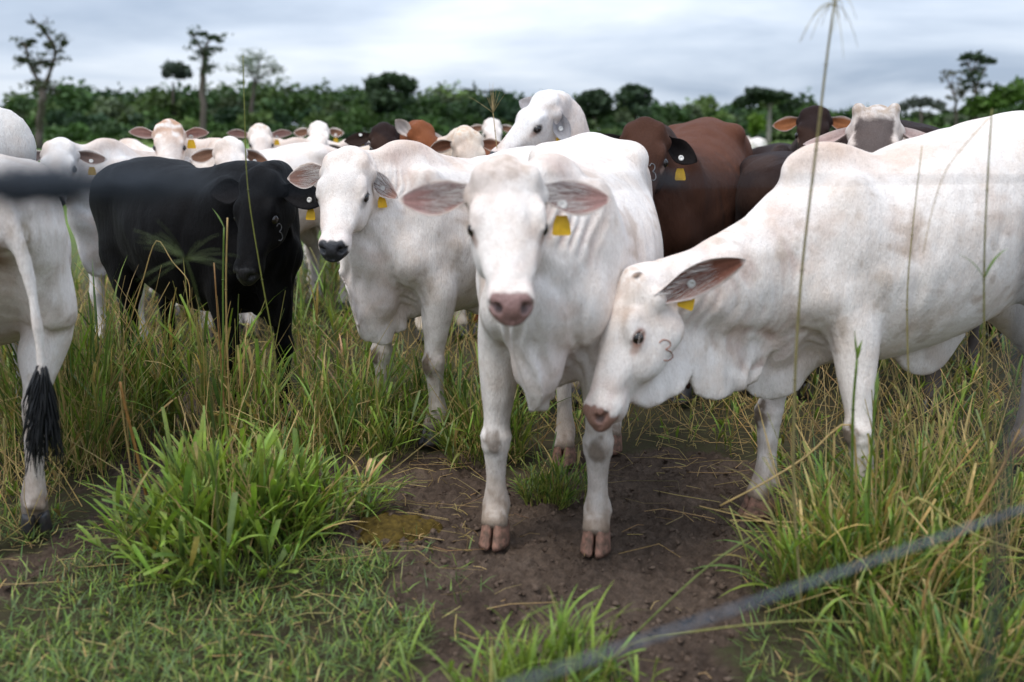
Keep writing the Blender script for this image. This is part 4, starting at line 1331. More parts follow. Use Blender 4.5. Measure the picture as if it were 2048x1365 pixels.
def ground_material():
    m, nt, out = new_mat('pasture_soil')
    at_ = nd(nt, 'ShaderNodeVertexColor', layer_name='Col')
    sp_ = nd(nt, 'ShaderNodeSeparateColor')
    nt.links.new(at_.outputs[0], sp_.inputs[0])
    tc_ = nd(nt, 'ShaderNodeTexCoord')
    n1 = nd(nt, 'ShaderNodeTexNoise', i_Scale=3.0, i_Detail=6.0, i_Roughness=0.6)
    n2 = nd(nt, 'ShaderNodeTexNoise', i_Scale=38.0, i_Detail=8.0, i_Roughness=0.7)
    n3 = nd(nt, 'ShaderNodeTexNoise', i_Scale=150.0, i_Detail=5.0, i_Roughness=0.7)
    n4 = nd(nt, 'ShaderNodeTexNoise', i_Scale=0.15, i_Detail=6.0, i_Roughness=0.6)
    for n in (n1, n2, n3, n4):
        nt.links.new(tc_.outputs['Object'], n.inputs['Vector'])
    soil = ramp(nt, n1.outputs[0], [(0.3, (0.070, 0.049, 0.037)), (0.55, (0.112, 0.080, 0.060)), (0.75, (0.160, 0.120, 0.094))])
    soil = mix_rgb(nt, 'MULTIPLY', 1.0, soil, ramp(nt, n2.outputs[0], [(0.3, (0.55, 0.53, 0.52)), (0.5, (0.95, 0.95, 0.95)), (0.72, (1.35, 1.32, 1.28))]))
    soil = mix_rgb(nt, 'MULTIPLY', 0.8, soil, ramp(nt, n3.outputs[0], [(0.3, (0.6, 0.6, 0.6)), (0.6, (1.15, 1.13, 1.1))]))
    mat_ = mix_rgb(nt, 'MIX', ramp(nt, n2.outputs[0], [(0.4, (0, 0, 0)), (0.6, (1, 1, 1))]), (0.058, 0.043, 0.027, 1), (0.060, 0.060, 0.026, 1))
    near_ = mix_rgb(nt, 'MIX', sp_.outputs[0], mat_, soil)
    far = ramp(nt, n4.outputs[0], [(0.35, (0.085, 0.150, 0.030)), (0.6, (0.135, 0.200, 0.045))])
    c = mix_rgb(nt, 'MIX', sp_.outputs[1], near_, far)
    b = nd(nt, 'ShaderNodeBsdfPrincipled')
    nt.links.new(c, b.inputs['Base Color'])
    b.inputs['Roughness'].default_value = 0.92
    b.inputs['Specular IOR Level'].default_value = 0.15
    bp = nd(nt, 'ShaderNodeBump', i_Strength=0.9, i_Distance=0.02)
    nt.links.new(n2.outputs[0], bp.inputs['Height'])
    bp2 = nd(nt, 'ShaderNodeBump', i_Strength=0.7, i_Distance=0.006)
    nt.links.new(n3.outputs[0], bp2.inputs['Height']); nt.links.new(bp.outputs[0], bp2.inputs['Normal'])
    nt.links.new(bp2.outputs[0], b.inputs['Normal'])
    nt.links.new(b.outputs[0], out.inputs[0])
    return m


tag(mesh_obj('ground', GV, GF, ground_material(), None, True, gcol), kind='structure')


# ------------------------------------------------------------------ trees
def leaf_material(name, trans=0.35, rough=0.5, spec=0.25):
    m, nt, out = new_mat(name)
    at_ = nd(nt, 'ShaderNodeVertexColor', layer_name='Col')
    geo = nd(nt, 'ShaderNodeTexCoord')
    n1 = nd(nt, 'ShaderNodeTexNoise', i_Scale=55.0, i_Detail=3.0)
    nt.links.new(geo.outputs['Object'], n1.inputs['Vector'])
    c = mix_rgb(nt, 'MULTIPLY', 0.8, at_.outputs[0], ramp(nt, n1.outputs[0], [(0.3, (0.80, 0.82, 0.75)), (0.65, (1.24, 1.20, 1.08))]))
    b = nd(nt, 'ShaderNodeBsdfPrincipled')
    nt.links.new(c, b.inputs['Base Color'])
    b.inputs['Roughness'].default_value = rough
    b.inputs['Specular IOR Level'].default_value = spec
    t = nd(nt, 'ShaderNodeBsdfTranslucent')
    nt.links.new(mix_rgb(nt, 'MULTIPLY', 1.0, c, (1.1, 1.15, 0.6, 1)), t.inputs['Color'])
    mx_ = nd(nt, 'ShaderNodeMixShader'); mx_.inputs[0].default_value = trans
    nt.links.new(b.outputs[0], mx_.inputs[1]); nt.links.new(t.outputs[0], mx_.inputs[2])
    nt.links.new(mx_.outputs[0], out.inputs[0])
    return m


M_LEAF = leaf_material('tree_foliage', 0.2, 0.6, 0.15)
M_GRASS = leaf_material('grass_blade', 0.30, 0.45, 0.35)
M_BARK = plain_mat('grey_bark', (0.115, 0.095, 0.082), 0.9, 0.1, noise=(0.060, 0.050, 0.044), bump=0.05, nscale=6)
M_BARKP = plain_mat('pale_bark', (0.30, 0.27, 0.24), 0.9, 0.1, noise=(0.18, 0.16, 0.14), bump=0.05, nscale=6)


def leaf_quads(P, size, col, r_):
    """P (n,3) leaf-clump centres -> randomly turned, bent quads"""
    n = len(P)
    a = r_.normal(size=(n, 3)); a[:, 2] *= 0.6; a /= np.linalg.norm(a, axis=1)[:, None]
    b = r_.normal(size=(n, 3)); b -= (a * b).sum(1)[:, None] * a; b /= np.linalg.norm(b, axis=1)[:, None]
    sz = (size * r_.uniform(0.55, 1.3, n))[:, None] if np.isscalar(size) else size[:, None]
    V = np.stack([P - a * sz - b * sz * 0.25, P + b * sz * 0.55, P + a * sz + b * sz * 0.1, P - b * sz * 0.6], 1)
    return V.reshape(-1, 3), np.arange(n * 4).reshape(n, 4), np.repeat(col, 4, 0)


def crown_points(c, r, n, r_, lobes=9):
    """leaf positions on the shells of several uneven lobes"""
    out, sh = [], []
    for i in range(lobes):
        d = r_.normal(size=3); d /= np.linalg.norm(d); d[2] = abs(d[2]) * 0.9 - 0.25
        lc = np.array(c) + d * np.array(r) * r_.uniform(0.35, 0.72)
        lr = np.array(r) * r_.uniform(0.32, 0.55)
        k = n // lobes
        q = r_.normal(size=(k, 3)); q /= np.linalg.norm(q, axis=1)[:, None]
        q *= (1 - 0.35 * r_.uniform(size=(k, 1)) ** 2)
        out.append(lc + q * lr * (1 + 0.18 * r_.normal(size=(k, 1))))
        sh.append(np.full(k, r_.uniform(0.72, 1.3)))
    return np.vstack(out), np.concatenate(sh)


SKY_LINE = [(-400, 210), (0, 207), (60, 191), (150, 165), (250, 159), (330, 157), (450, 149), (560, 159), (650, 165), (760, 159), (850, 159), (950, 167), (1050, 177), (1150, 195), (1250, 201), (1330, 200), (1400, 191), (1450, 207), (1520, 185), (1600, 183), (1690, 209), (1760, 221), (1850, 221), (1900, 223), (1960, 205), (2048, 185), (2500, 175)]
GREENS = np.array([(0.070, 0.105, 0.036), (0.060, 0.080, 0.045), (0.038, 0.075, 0.022), (0.026, 0.050, 0.020), (0.034, 0.066, 0.022), (0.045, 0.080, 0.026), (0.022, 0.045, 0.024), (0.055, 0.085, 0.030), (0.030, 0.055, 0.030)])


def forest():
    r_ = np.random.default_rng(17)
    VV, FF, CC = [], [], []
    o = 0
    sx, sy = zip(*SKY_LINE)
    for row, (Y, frac, n, lsz, nl) in enumerate([(236, 1.0, 56, 0.80, 700), (220, 0.95, 56, 0.78, 620), (205, 0.78, 58, 0.72, 540), (192, 0.55, 60, 0.66, 460), (181, 0.34, 70, 0.55, 340), (173, 0.20, 84, 0.45, 260)]):
        for i in range(n):
            px = -330 + 2700 * (i + r_.uniform(0.1, 0.9)) / n
            top = (272 - np.interp(px, sx, sy)) / F_PX * Y * r_.uniform(0.90, 1.06) + CAM_H
            h = max(top * frac * r_.uniform(0.88, 1.06), 2.0)
            x = (px - 1024) / F_PX * Y
            rx = min(max(h * 0.46, 2.4), 6.5) * r_.uniform(0.7, 1.5)
            P, sh = crown_points((x, Y + r_.uniform(-6, 6), h * 0.52), (rx, rx, h * 0.50), nl, r_, 11)
            P[:, 2] = np.abs(P[:, 2])
            col = np.ones((len(P), 4)); col[:, :3] = GREENS[r_.integers(len(GREENS))] * r_.uniform(0.8, 1.6) * sh[:, None] * r_.uniform(0.75, 1.25, (len(P), 1))
            a, b, c = leaf_quads(P, lsz, col, r_)
            VV.append(a); FF.append(b + o); CC.append(c); o += len(a)
    tag(mesh_obj('forest', np.vstack(VV), np.vstack(FF), M_LEAF, None, False, np.vstack(CC)), 'dark green wood along the far edge of the pasture', 'forest', kind='stuff')


forest()


def tree(name, label, Y, limbs, clumps, leaf=0.35, green=(0.04, 0.065, 0.028), bark=None, seed=1, cat='tree', group='trees standing out from the wood', dens=1.0, twigs=0):
    """limbs: lists of (px, py, radius in m); clumps: (px, py, rx px, rz px, leaves)"""
    r_ = np.random.default_rng(seed)
    base = at(limbs[0][0][0], limbs[0][0][1], Y)
    root = empty(name, (base.x, Y, 0))
    tag(root, label, cat, group)
    hv, hf = [], []
    for li, L in enumerate(limbs):
        pts = np.array([(*(at(px, py, Y + (0 if (li == 0 and k < 2) else r_.uniform(-1, 1) * 0.5 * min(k, 2))) - Vector((base.x, Y, 0))), rad) for k, (px, py, rad) in enumerate(L)])
        if li == 0:
            pts[0, 2] = 0.0
        q = catmull(pts, 4)
        q[1:-1, :3] += r_.normal(size=(len(q) - 2, 3)) * q[1:-1, 3:4] * 0.25
        a, b = tube_mesh(q[:, :3], q[:, 3], 7)
        k = len(hv); hv += a.tolist(); hf += [[w + k for w in f] for f in b]
    P, sh = [], []
    m0 = Y / F_PX
    for q in range(twigs):
        L = limbs[r_.integers(1, len(limbs))]
        k0 = r_.integers(1, len(L)); u = r_.uniform()
        px, py = L[k0 - 1][0] * (1 - u) + L[k0][0] * u, L[k0 - 1][1] * (1 - u) + L[k0][1] * u
        p0 = np.array(at(px, py, Y) - Vector((base.x, Y, 0)))
        d = unit(r_.normal(size=3) * np.array([1, 1, 0.6]) + np.array([0, 0, 0.35]))
        ln = r_.uniform(8, 24) * m0
        pp = np.array([p0, p0 + d * ln * .5 + r_.normal(size=3) * ln * .08, p0 + d * ln + r_.normal(size=3) * ln * .12])
        a, b = tube_mesh(pp, [0.035, 0.022, 0.008], 4)
        k = len(hv); hv += a.tolist(); hf += [[w + k for w in f] for f in b]
        if r_.uniform() < 0.75:
            nn = r_.integers(6, 26)
            P.append(pp[2] + r_.normal(size=(nn, 3)) * np.array([5.5, 5.5, 2.6]) * m0); sh.append(np.full(nn, r_.uniform(0.7, 1.3)))
    mesh_obj('trunk', hv, hf, bark or M_BARK, root)
    for px, py, rx, rz, n in clumps:
        c = at(px, py, Y + r_.uniform(-1, 1) * rx / F_PX * Y * 0.7) - Vector((base.x, Y, 0))
        m = Y / F_PX
        p, s_ = crown_points(c, (rx * m, rx * m, rz * m), int(n * dens), r_, max(3, int(n / 70)))
        P.append(p); sh.append(s_)
    P = np.vstack(P); sh = np.concatenate(sh)
    col = np.ones((len(P), 4)); col[:, :3] = np.array(green) * sh[:, None] * r_.uniform(0.75, 1.25, (len(P), 1))
    a, b, c = leaf_quads(P, leaf, col, r_)
    mesh_obj('crown', a, b, M_LEAF, root, False, c)
    return root


tree('dead_tree', 'tall forked tree with bare twisted limbs and tufts of leaves, far left', 105,
     [[(78, 292, 0.42), (80, 250, 0.36), (84, 205, 0.36), (84, 180, 0.34)], [(84, 182, 0.27), (72, 155, 0.20), (58, 125, 0.17), (52, 98, 0.13), (44, 84, 0.06)], [(86, 184, 0.27), (98, 150, 0.22), (110, 108, 0.20), (104, 88, 0.22), (92, 68, 0.17), (76, 50, 0.12), (64, 36, 0.07), (60, 27, 0.03)],
      [(110, 108, 0.13), (122, 96, 0.10), (128, 80, 0.06), (132, 66, 0.03)], [(80, 55, 0.06), (92, 44, 0.04), (98, 34, 0.02)], [(60, 128, 0.06), (48, 118, 0.04), (38, 116, 0.02)], [(66, 140, 0.06), (80, 126, 0.04), (98, 120, 0.02)], [(84, 190, 0.08), (66, 172, 0.05), (48, 160, 0.02)], [(92, 195, 0.07), (108, 178, 0.04), (118, 170, 0.02)]],
     [(48, 92, 17, 10, 170), (62, 84, 14, 8, 110), (44, 122, 13, 8, 120), (84, 128, 22, 8, 190), (100, 92, 14, 14, 150), (126, 86, 13, 11, 120), (100, 130, 13, 6, 60), (105, 180, 14, 14, 60), (60, 168, 14, 10, 45), (84, 68, 9, 9, 60)], leaf=0.20, green=(0.050, 0.062, 0.034), seed=3, dens=0.8, twigs=70)
tree('tall_tree', 'tall straight trunk with a small flat leafy top, left of centre behind the tan-faced cow', 130,
     [[(406, 290, 0.42), (406, 230, 0.40), (405, 160, 0.40), (409, 120, 0.36), (409, 104, 0.32)], [(409, 106, 0.22), (398, 92, 0.17), (388, 76, 0.13), (378, 64, 0.06)], [(409, 108, 0.20), (414, 90, 0.15), (424, 76, 0.09), (440, 78, 0.04)], [(410, 112, 0.10), (428, 104, 0.07), (446, 98, 0.03)], [(406, 150, 0.1), (416, 138, 0.06), (424, 134, 0.03)]],
     [(402, 68, 16, 7, 200), (424, 76, 20, 8, 240), (382, 68, 8, 6, 60), (440, 82, 9, 6, 70), (420, 134, 8, 7, 70), (402, 106, 24, 10, 50)], leaf=0.24, green=(0.040, 0.060, 0.034), seed=4, dens=0.9, twigs=40)
tree('feathery_tree', 'pale feathery tree rising above the wood on the left', 185,
     [[(500, 285, 0.4), (505, 200, 0.35), (510, 160, 0.28)], [(510, 165, 0.2), (500, 140, 0.14), (484, 118, 0.06)], [(510, 165, 0.2), (518, 138, 0.14), (520, 112, 0.06)], [(512, 168, 0.2), (530, 148, 0.12), (548, 140, 0.05)]],
     [(486, 122, 30, 22, 190), (518, 118, 32, 22, 210), (548, 142, 32, 22, 190), (468, 142, 28, 16, 120), (506, 146, 36, 20, 160), (566, 160, 20, 14, 80)], leaf=0.24, green=(0.16, 0.19, 0.16), seed=5, dens=0.8, twigs=60)
tree('round_tree', 'small round-topped grey-green tree beside the tall trunk', 200, [[(346, 285, 0.4), (346, 200, 0.3), (346, 165, 0.2)]], [(346, 142, 34, 22, 1000), (332, 150, 18, 14, 300), (362, 150, 18, 14, 300)], leaf=0.5, green=(0.060, 0.078, 0.066), seed=6)
tree('domed_tree', 'dense dark tree standing over the wood behind the dark-headed cow', 205, [[(780, 285, 0.5), (780, 180, 0.3)], ], [(780, 160, 26, 18, 700), (806, 172, 32, 24, 700), (752, 176, 34, 24, 700), (780, 200, 44, 26, 900)], leaf=0.65, green=(0.046, 0.074, 0.040), seed=7)
tree('flat_tree', 'dark flat-topped tree right of the raised white head', 205, [[(1190, 285, 0.5), (1190, 200, 0.3)]], [(1190, 190, 26, 13, 700), (1176, 200, 24, 16, 500), (1206, 206, 26, 18, 600), (1188, 222, 44, 22, 900)], leaf=0.6, green=(0.040, 0.064, 0.038), seed=8)
tree('spreading_tree', 'dark tree with an uneven spreading top above the brown cow', 205, [[(1272, 285, 0.5), (1270, 200, 0.3)]], [(1268, 178, 22, 12, 380), (1285, 186, 20, 10, 260), (1255, 195, 30, 16, 500), (1282, 205, 30, 16, 460), (1268, 222, 36, 22, 700)], leaf=0.55, green=(0.042, 0.068, 0.040), seed=9)
tree('pale_trunk_tree', 'tree with a pale bare trunk and wide crown right of centre', 165, [[(1538, 288, 0.40), (1538, 250, 0.36), (1540, 205, 0.28)], [(1540, 215, 0.16), (1555, 195, 0.08)]], [(1520, 190, 36, 16, 620), (1556, 196, 34, 16, 560), (1490, 205, 26, 14, 360), (1580, 215, 26, 16, 400)], leaf=0.5, green=(0.036, 0.056, 0.034), bark=M_BARKP, seed=10)
tree('umbrella_tree', 'slender twin-stemmed tree with umbrella tufts of leaves, far right', 90, [[(1952, 290, 0.16), (1951, 215, 0.14), (1950, 180, 0.12)], [(1950, 182, 0.08), (1944, 150, 0.07), (1936, 126, 0.05)], [(1952, 184, 0.08), (1962, 152, 0.06), (1974, 134, 0.04)], [(1944, 152, 0.05), (1950, 132, 0.04), (1956, 122, 0.03)]],
     [(1934, 112, 14, 9, 190), (1956, 116, 14, 9, 180), (1976, 124, 14, 9, 180), (1946, 148, 9, 5, 60), (1924, 120, 8, 6, 60)], leaf=0.24, green=(0.040, 0.062, 0.036), seed=11, dens=0.9, twigs=26)
tree('bare_tree', 'thin bare-branched tree beside the umbrella tree', 92, [[(1912, 292, 0.16), (1912, 215, 0.13), (1908, 190, 0.10), (1896, 162, 0.07), (1884, 146, 0.03)], [(1908, 190, 0.06), (1918, 165, 0.04), (1926, 145, 0.02)], [(1902, 172, 0.05), (1906, 152, 0.03), (1904, 140, 0.015)], [(1912, 205, 0.05), (1926, 185, 0.03), (1938, 170, 0.015)]], [(1892, 158, 12, 12, 30), (1918, 190, 10, 10, 30)], leaf=0.16, green=(0.08, 0.08, 0.06), seed=12, twigs=24)
tree('grey_tree', 'thin grey-leaved tree low on the right horizon', 150, [[(1842, 288, 0.3), (1842, 235, 0.2), (1840, 215, 0.1)]], [(1838, 208, 34, 18, 420), (1872, 214, 26, 14, 260), (1806, 220, 26, 12, 240)], leaf=0.36, green=(0.075, 0.085, 0.082), seed=13)
tree('bushy_tree', 'bright green bushy tree at the far right edge', 80, [[(2020, 295, 0.3), (2020, 230, 0.2)]], [(2020, 192, 34, 26, 760), (1995, 205, 26, 22, 420), (2045, 190, 34, 30, 600)], leaf=0.30, green=(0.055, 0.105, 0.020), seed=14)
tree('leafy_tree', 'mid green tree below the umbrella tree, far right', 82, [[(1955, 296, 0.3), (1955, 235, 0.2)]], [(1948, 208, 30, 20, 620), (1930, 222, 22, 16, 300), (1972, 214, 24, 18, 340)], leaf=0.30, green=(0.052, 0.092, 0.022), seed=15)
tree('shrub', 'bright light green shrub near the lone far cow', 75, [[(1516, 300, 0.12), (1516, 270, 0.08)]], [(1516, 245, 18, 20, 420), (1505, 262, 16, 16, 260)], leaf=0.26, green=(0.10, 0.17, 0.03), seed=16, cat='shrub')
tree('shrub', 'rounded green shrub low before the wood behind the brown-eared cow', 150, [[(215, 290, 0.15), (215, 270, 0.1)]], [(215, 262, 34, 20, 420)], leaf=0.5, green=(0.050, 0.085, 0.040), seed=18, cat='shrub')
# ------------------------------------------------------------------ grass
def blades(root, az, lean, curve, L, W, c0, c1, seg=4, blunt=None, fold=True, kink=None):
    """numpy blades; returns V, F, C"""
    n = len(root)
    t = np.linspace(0, 1, seg + 1)
    th = lean[:, None] + curve[:, None] * t[None] ** 1.4
    if kink is not None:
        th = th + kink[:, None] * (t[None] > 0.52)
    dh = np.sin((th[:, 1:] + th[:, :-1]) / 2) * (L / seg)[:, None]
    dz = np.cos((th[:, 1:] + th[:, :-1]) / 2) * (L / seg)[:, None]
    h = np.concatenate([np.zeros((n, 1)), np.cumsum(dh, 1)], 1); z = np.concatenate([np.zeros((n, 1)), np.cumsum(dz, 1)], 1)
    ca, sa = np.cos(az)[:, None], np.sin(az)[:, None]
    P = np.stack([root[:, :1] + h * ca, root[:, 1:2] + h * sa, np.maximum(root[:, 2:3] + z, 0.002)], -1)
    if blunt is None:
        blunt = np.zeros(n, bool)
    prof = np.where(blunt[:, None], np.clip(0.55 + 0.9 * t[None], 0, 1) * np.where(t[None] > 0.97, 0.82, 1.0), np.clip(0.5 + 1.6 * t[None], 0, 1) * np.clip((1.02 - t[None]) * 1.9, 0.03, 1))
    w = W[:, None] * prof * 0.5
    tw = az[:, None] + math.pi / 2 + 0.9 * np.sin(root[:, :1] * 91 + root[:, 1:2] * 57) * t[None]
    S = np.stack([np.cos(tw), np.sin(tw), 0.25 * np.sin(root[:, :1] * 33) * np.ones_like(tw)], -1)
    if fold:
        Nn = np.stack([-np.cos(th) * ca, -np.cos(th) * sa, np.sin(th)], -1)
        V = np.stack([P - S * w[..., None] + Nn * w[..., None] * 0.35, P, P + S * w[..., None] + Nn * w[..., None] * 0.35], 2); k = 3
    else:
        V = np.stack([P - S * w[..., None], P + S * w[..., None]], 2); k = 2
    idx = np.arange(n * (seg + 1) * k).reshape(n, seg + 1, k)
    F = np.stack([idx[:, :-1, :-1], idx[:, :-1, 1:], idx[:, 1:, 1:], idx[:, 1:, :-1]], -1).reshape(-1, 4)
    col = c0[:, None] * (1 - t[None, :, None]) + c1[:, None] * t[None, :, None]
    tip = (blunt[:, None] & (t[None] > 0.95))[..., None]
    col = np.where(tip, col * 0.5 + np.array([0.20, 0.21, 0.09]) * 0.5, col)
    col = np.repeat(col[:, :, None], k, 2)
    C = np.concatenate([col, np.ones(col.shape[:-1] + (1,))], -1)
    return V.reshape(-1, 3), F, C.reshape(-1, 4)


def straws(P0, P1, mid, rad, col, seg=3):
    """3-sided stems from P0 over mid to P1"""
    n = len(P0)
    pts = np.stack([P0, mid, P1], 1)
    T = pts[:, -1] - pts[:, 0]; T /= np.linalg.norm(T, axis=1)[:, None] + 1e-9
    ref = np.tile([0.2, 0.3, 0.93], (n, 1)); ref[np.abs((T * ref).sum(1)) > 0.9] = (0.9, 0.4, 0.1)
    U = np.cross(T, ref); U /= np.linalg.norm(U, axis=1)[:, None]
    Wv = np.cross(T, U)
    a = np.arange(3) * 2 * math.pi / 3
    off = np.cos(a)[None, :, None] * U[:, None] + np.sin(a)[None, :, None] * Wv[:, None]
    tap = np.array([1.0, 0.85, 0.6])
    V = pts[:, :, None] + off[:, None] * (rad[:, None] * tap[None])[:, :, None, None]
    idx = np.arange(n * 9).reshape(n, 3, 3)
    nx_ = np.roll(idx, -1, 2)
    F = np.stack([idx[:, :-1], nx_[:, :-1], nx_[:, 1:], idx[:, 1:]], -1).reshape(-1, 4)
    C = np.concatenate([np.repeat(col[:, None], 9, 1), np.ones((n, 9, 1))], -1)
    return V.reshape(-1, 3), F, C.reshape(-1, 4)


def join(parts):
    o = 0; V, F, C = [], [], []
    for v, f, c in parts:
        V.append(v); F.append(f + o); C.append(c); o += len(v)
    return np.vstack(V), np.vstack(F), np.vstack(C)


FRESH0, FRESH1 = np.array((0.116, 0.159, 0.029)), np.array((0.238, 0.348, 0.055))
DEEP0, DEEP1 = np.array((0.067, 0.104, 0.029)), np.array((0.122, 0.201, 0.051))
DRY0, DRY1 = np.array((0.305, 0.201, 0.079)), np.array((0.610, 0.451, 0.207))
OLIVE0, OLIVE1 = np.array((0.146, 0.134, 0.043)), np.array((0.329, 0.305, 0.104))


def tint(n, r_, mix):
    """mix: probabilities fresh, deep, olive, dry -> c0, c1"""
    k = r_.choice(4, n, p=mix)
    A = np.array([FRESH0, DEEP0, OLIVE0, DRY0])[k]; B = np.array([FRESH1, DEEP1, OLIVE1, DRY1])[k]
    j = r_.uniform(0.7, 1.3, (n, 1)) * (1 + r_.normal(size=(n, 3)) * 0.06)
    return A * j, B * j, k


def tillers(base, out_az, q, h, r_, mix, wid, spread, per=4, dry=0.3, blunt_p=0.6):
    """grass plants: stems from the ground, leaf blades leaving the stem at several heights, many bitten off blunt"""
    n = len(base)
    h = np.broadcast_to(h, (n,))
    az = out_az + r_.normal(size=n) * 0.9
    lean = np.abs(q * spread * r_.uniform(0.2, 1.3, n) + r_.normal(size=n) * 0.14)
    SL = h * r_.uniform(0.25, 0.95, n) * 0.75
    d = np.stack([np.sin(lean) * np.cos(az), np.sin(lean) * np.sin(az), np.cos(lean)], 1)
    P1 = base + d * SL[:, None]
    mid = (base + P1) / 2 + r_.normal(size=(n, 3)) * 0.006
    isdry = r_.uniform(size=n) < dry
    sc = np.where(isdry[:, None], DRY1 * r_.uniform(0.5, 1.05, (n, 1)), (FRESH1 * 0.5 + OLIVE1 * 0.5) * r_.uniform(0.7, 1.25, (n, 1)))
    parts = [straws(base, P1, mid, r_.uniform(0.0014, 0.0031, n), sc)]
    per_n = np.where(isdry, 1, per)
    idx = np.repeat(np.arange(n), per_n)
    m = len(idx)
    u = np.clip(r_.uniform(0.0, 1.05, m) ** 0.8, 0, 1)
    root = base[idx] + d[idx] * (SL[idx] * u)[:, None]
    baz = np.where(r_.uniform(size=m) < 0.6, az[idx] + r_.normal(size=m) * 0.7, r_.uniform(0, 6.283, m))
    bl = r_.uniform(size=m) < blunt_p
    L = h[idx] * np.where(bl, r_.uniform(0.12, 0.5, m), r_.uniform(0.25, 0.75, m))
    blean = np.clip(lean[idx] * 0.6 + np.abs(r_.normal(size=m)) * 0.38, 0.02, 1.5)
    curve = np.where(bl, r_.uniform(-0.1, 0.35, m), r_.uniform(0.2, 1.3, m))
    c0, c1, k = tint(m, r_, mix)
    W = r_.uniform(*wid, m) * np.where(r_.uniform(size=m) < 0.25, 0.5, 1.0)
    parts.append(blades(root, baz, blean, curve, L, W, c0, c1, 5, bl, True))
    return parts


def tussock(label, c, rad, n, h, mix=(0.62, 0.24, 0.09, 0.05), wid=(0.006, 0.013), spread=0.55, stalks=0, seed=0, blunt_p=0.6, drape=12, shape=(1.0, 0.8), subs=5, per=4):
    r_ = np.random.default_rng(seed)
    # a tussock is several crowns grown together
    sc = r_.normal(size=(subs, 2)) * 0.55; sw = r_.uniform(0.4, 1.0, subs)
    who = r_.choice(subs, n, p=sw / sw.sum())
    off2 = sc[who] + r_.normal(size=(n, 2)) * 0.26
    lim = np.linalg.norm(off2, axis=1); off2 /= np.maximum(lim, 1.0)[:, None]
    q = np.linalg.norm(off2, axis=1)
    a = np.arctan2(off2[:, 1], off2[:, 0])
    base = np.stack([off2[:, 0] * rad * shape[0], off2[:, 1] * rad * shape[1], np.full(n, -0.012)], 1)
    hh = h * (0.75 + 0.5 * sw[who]) * (1 - 0.12 * q)
    parts = tillers(base, a, q, hh, r_, mix, wid, spread, per, 0.10 + 0.8 * mix[3], blunt_p) if np.isscalar(h) else []
    if drape:
        m = drape * 2
        a = r_.uniform(0, 2 * math.pi, m)
        off = np.stack([np.cos(a) * rad * 0.7 * shape[0], np.sin(a) * rad * 0.7 * shape[1], np.zeros(m)], 1)
        c0, c1, k = tint(m, r_, (0.35, 0.5, 0.1, 0.05))
        parts.append(blades(off, a, r_.uniform(0.3, 0.9, m), r_.uniform(0.7, 1.5, m), r_.uniform(0.4, 1.0, m) * h, r_.uniform(0.008, 0.016, m), c0, c1, 7))
    if stalks:
        a = r_.uniform(0, 2 * math.pi, stalks)
        P0 = np.stack([np.cos(a) * rad * 0.6 * r_.uniform(size=stalks), np.sin(a) * rad * 0.6 * r_.uniform(size=stalks), np.zeros(stalks)], 1)
        Ls = h * r_.uniform(0.5, 1.3, stalks); ln = r_.normal(size=(stalks, 2)) * 0.38
        P1 = P0 + np.stack([ln[:, 0] * Ls, ln[:, 1] * Ls, Ls], 1)
        mid = (P0 + P1) / 2 + r_.normal(size=(stalks, 3)) * 0.012
        kk = r_.uniform(size=stalks) < 0.35
        P1[kk] = mid[kk] + np.stack([r_.normal(size=kk.sum()) * 0.16, r_.normal(size=kk.sum()) * 0.16, r_.uniform(-0.14, 0.08, kk.sum())], 1)
        P1[:, 2] = np.maximum(P1[:, 2], 0.01)
        cc = np.where(r_.uniform(size=(stalks, 1)) < 0.65, DRY1 * r_.uniform(0.6, 1.1, (stalks, 1)), OLIVE1 * r_.uniform(0.8, 1.3, (stalks, 1)))
        parts.append(straws(P0, P1, mid, r_.uniform(0.0014, 0.0032, stalks), cc))
    V, F, C = join(parts)
    o = mesh_obj('grass_tussock', V, F, M_GRASS, None, True, C)
    o.location = (c[0], c[1], -0.008)
    tag(o, label, 'grass tussock', 'grass tussocks grazed by the herd')
    return o


tussock('big bright green grazed tussock with blunt cut blades at lower left', g2(452, 1100), 0.34, 230, 0.40, subs=8, stalks=26, seed=1, drape=22, wid=(0.011, 0.024), spread=0.9, blunt_p=0.75, per=5, mix=(0.80, 0.13, 0.05, 0.02))
tussock('paler half of the big grazed tussock nearest the dung pat', g2(590, 1045), 0.26, 120, 0.34, spread=0.8, wid=(0.007, 0.016), stalks=16, seed=2, drape=10)
tussock('small grass tuft between the front legs of the pink-nosed cow', g2(1095, 1000), 0.085, 70, 0.20, mix=(0.35, 0.45, 0.15, 0.05), wid=(0.004, 0.008), seed=3, drape=3)
tussock('small upright grass tuft next to the right front leg of the pink-nosed cow', g2(1140, 1000), 0.07, 50, 0.23, mix=(0.35, 0.45, 0.15, 0.05), wid=(0.004, 0.008), seed=4, drape=2)
tussock('bright green grass at the bottom edge in the middle, nearest the camera', g2(1080, 1400), 0.26, 80, 0.26, mix=(0.85, 0.12, 0.03, 0.0), wid=(0.006, 0.011), seed=5, drape=4, shape=(1.0, 0.4), spread=0.4, blunt_p=0.3)
tussock('leafy grass at the bottom edge just right of the short lawn', g2(960, 1420), 0.16, 36, 0.22, mix=(0.8, 0.15, 0.05, 0), wid=(0.005, 0.010), seed=6, drape=3)
tussock('large straw-mixed tussock with dry stalks at lower right', g2(1700, 1165), 0.36, 190, 0.42, mix=(0.42, 0.30, 0.16, 0.12), stalks=90, seed=7, drape=16, wid=(0.007, 0.013))
tussock('tangled green and straw tussock at the right edge behind the upright wire', g2(1985, 1160), 0.36, 170, 0.46, mix=(0.38, 0.32, 0.16, 0.14), stalks=80, seed=8, drape=14)
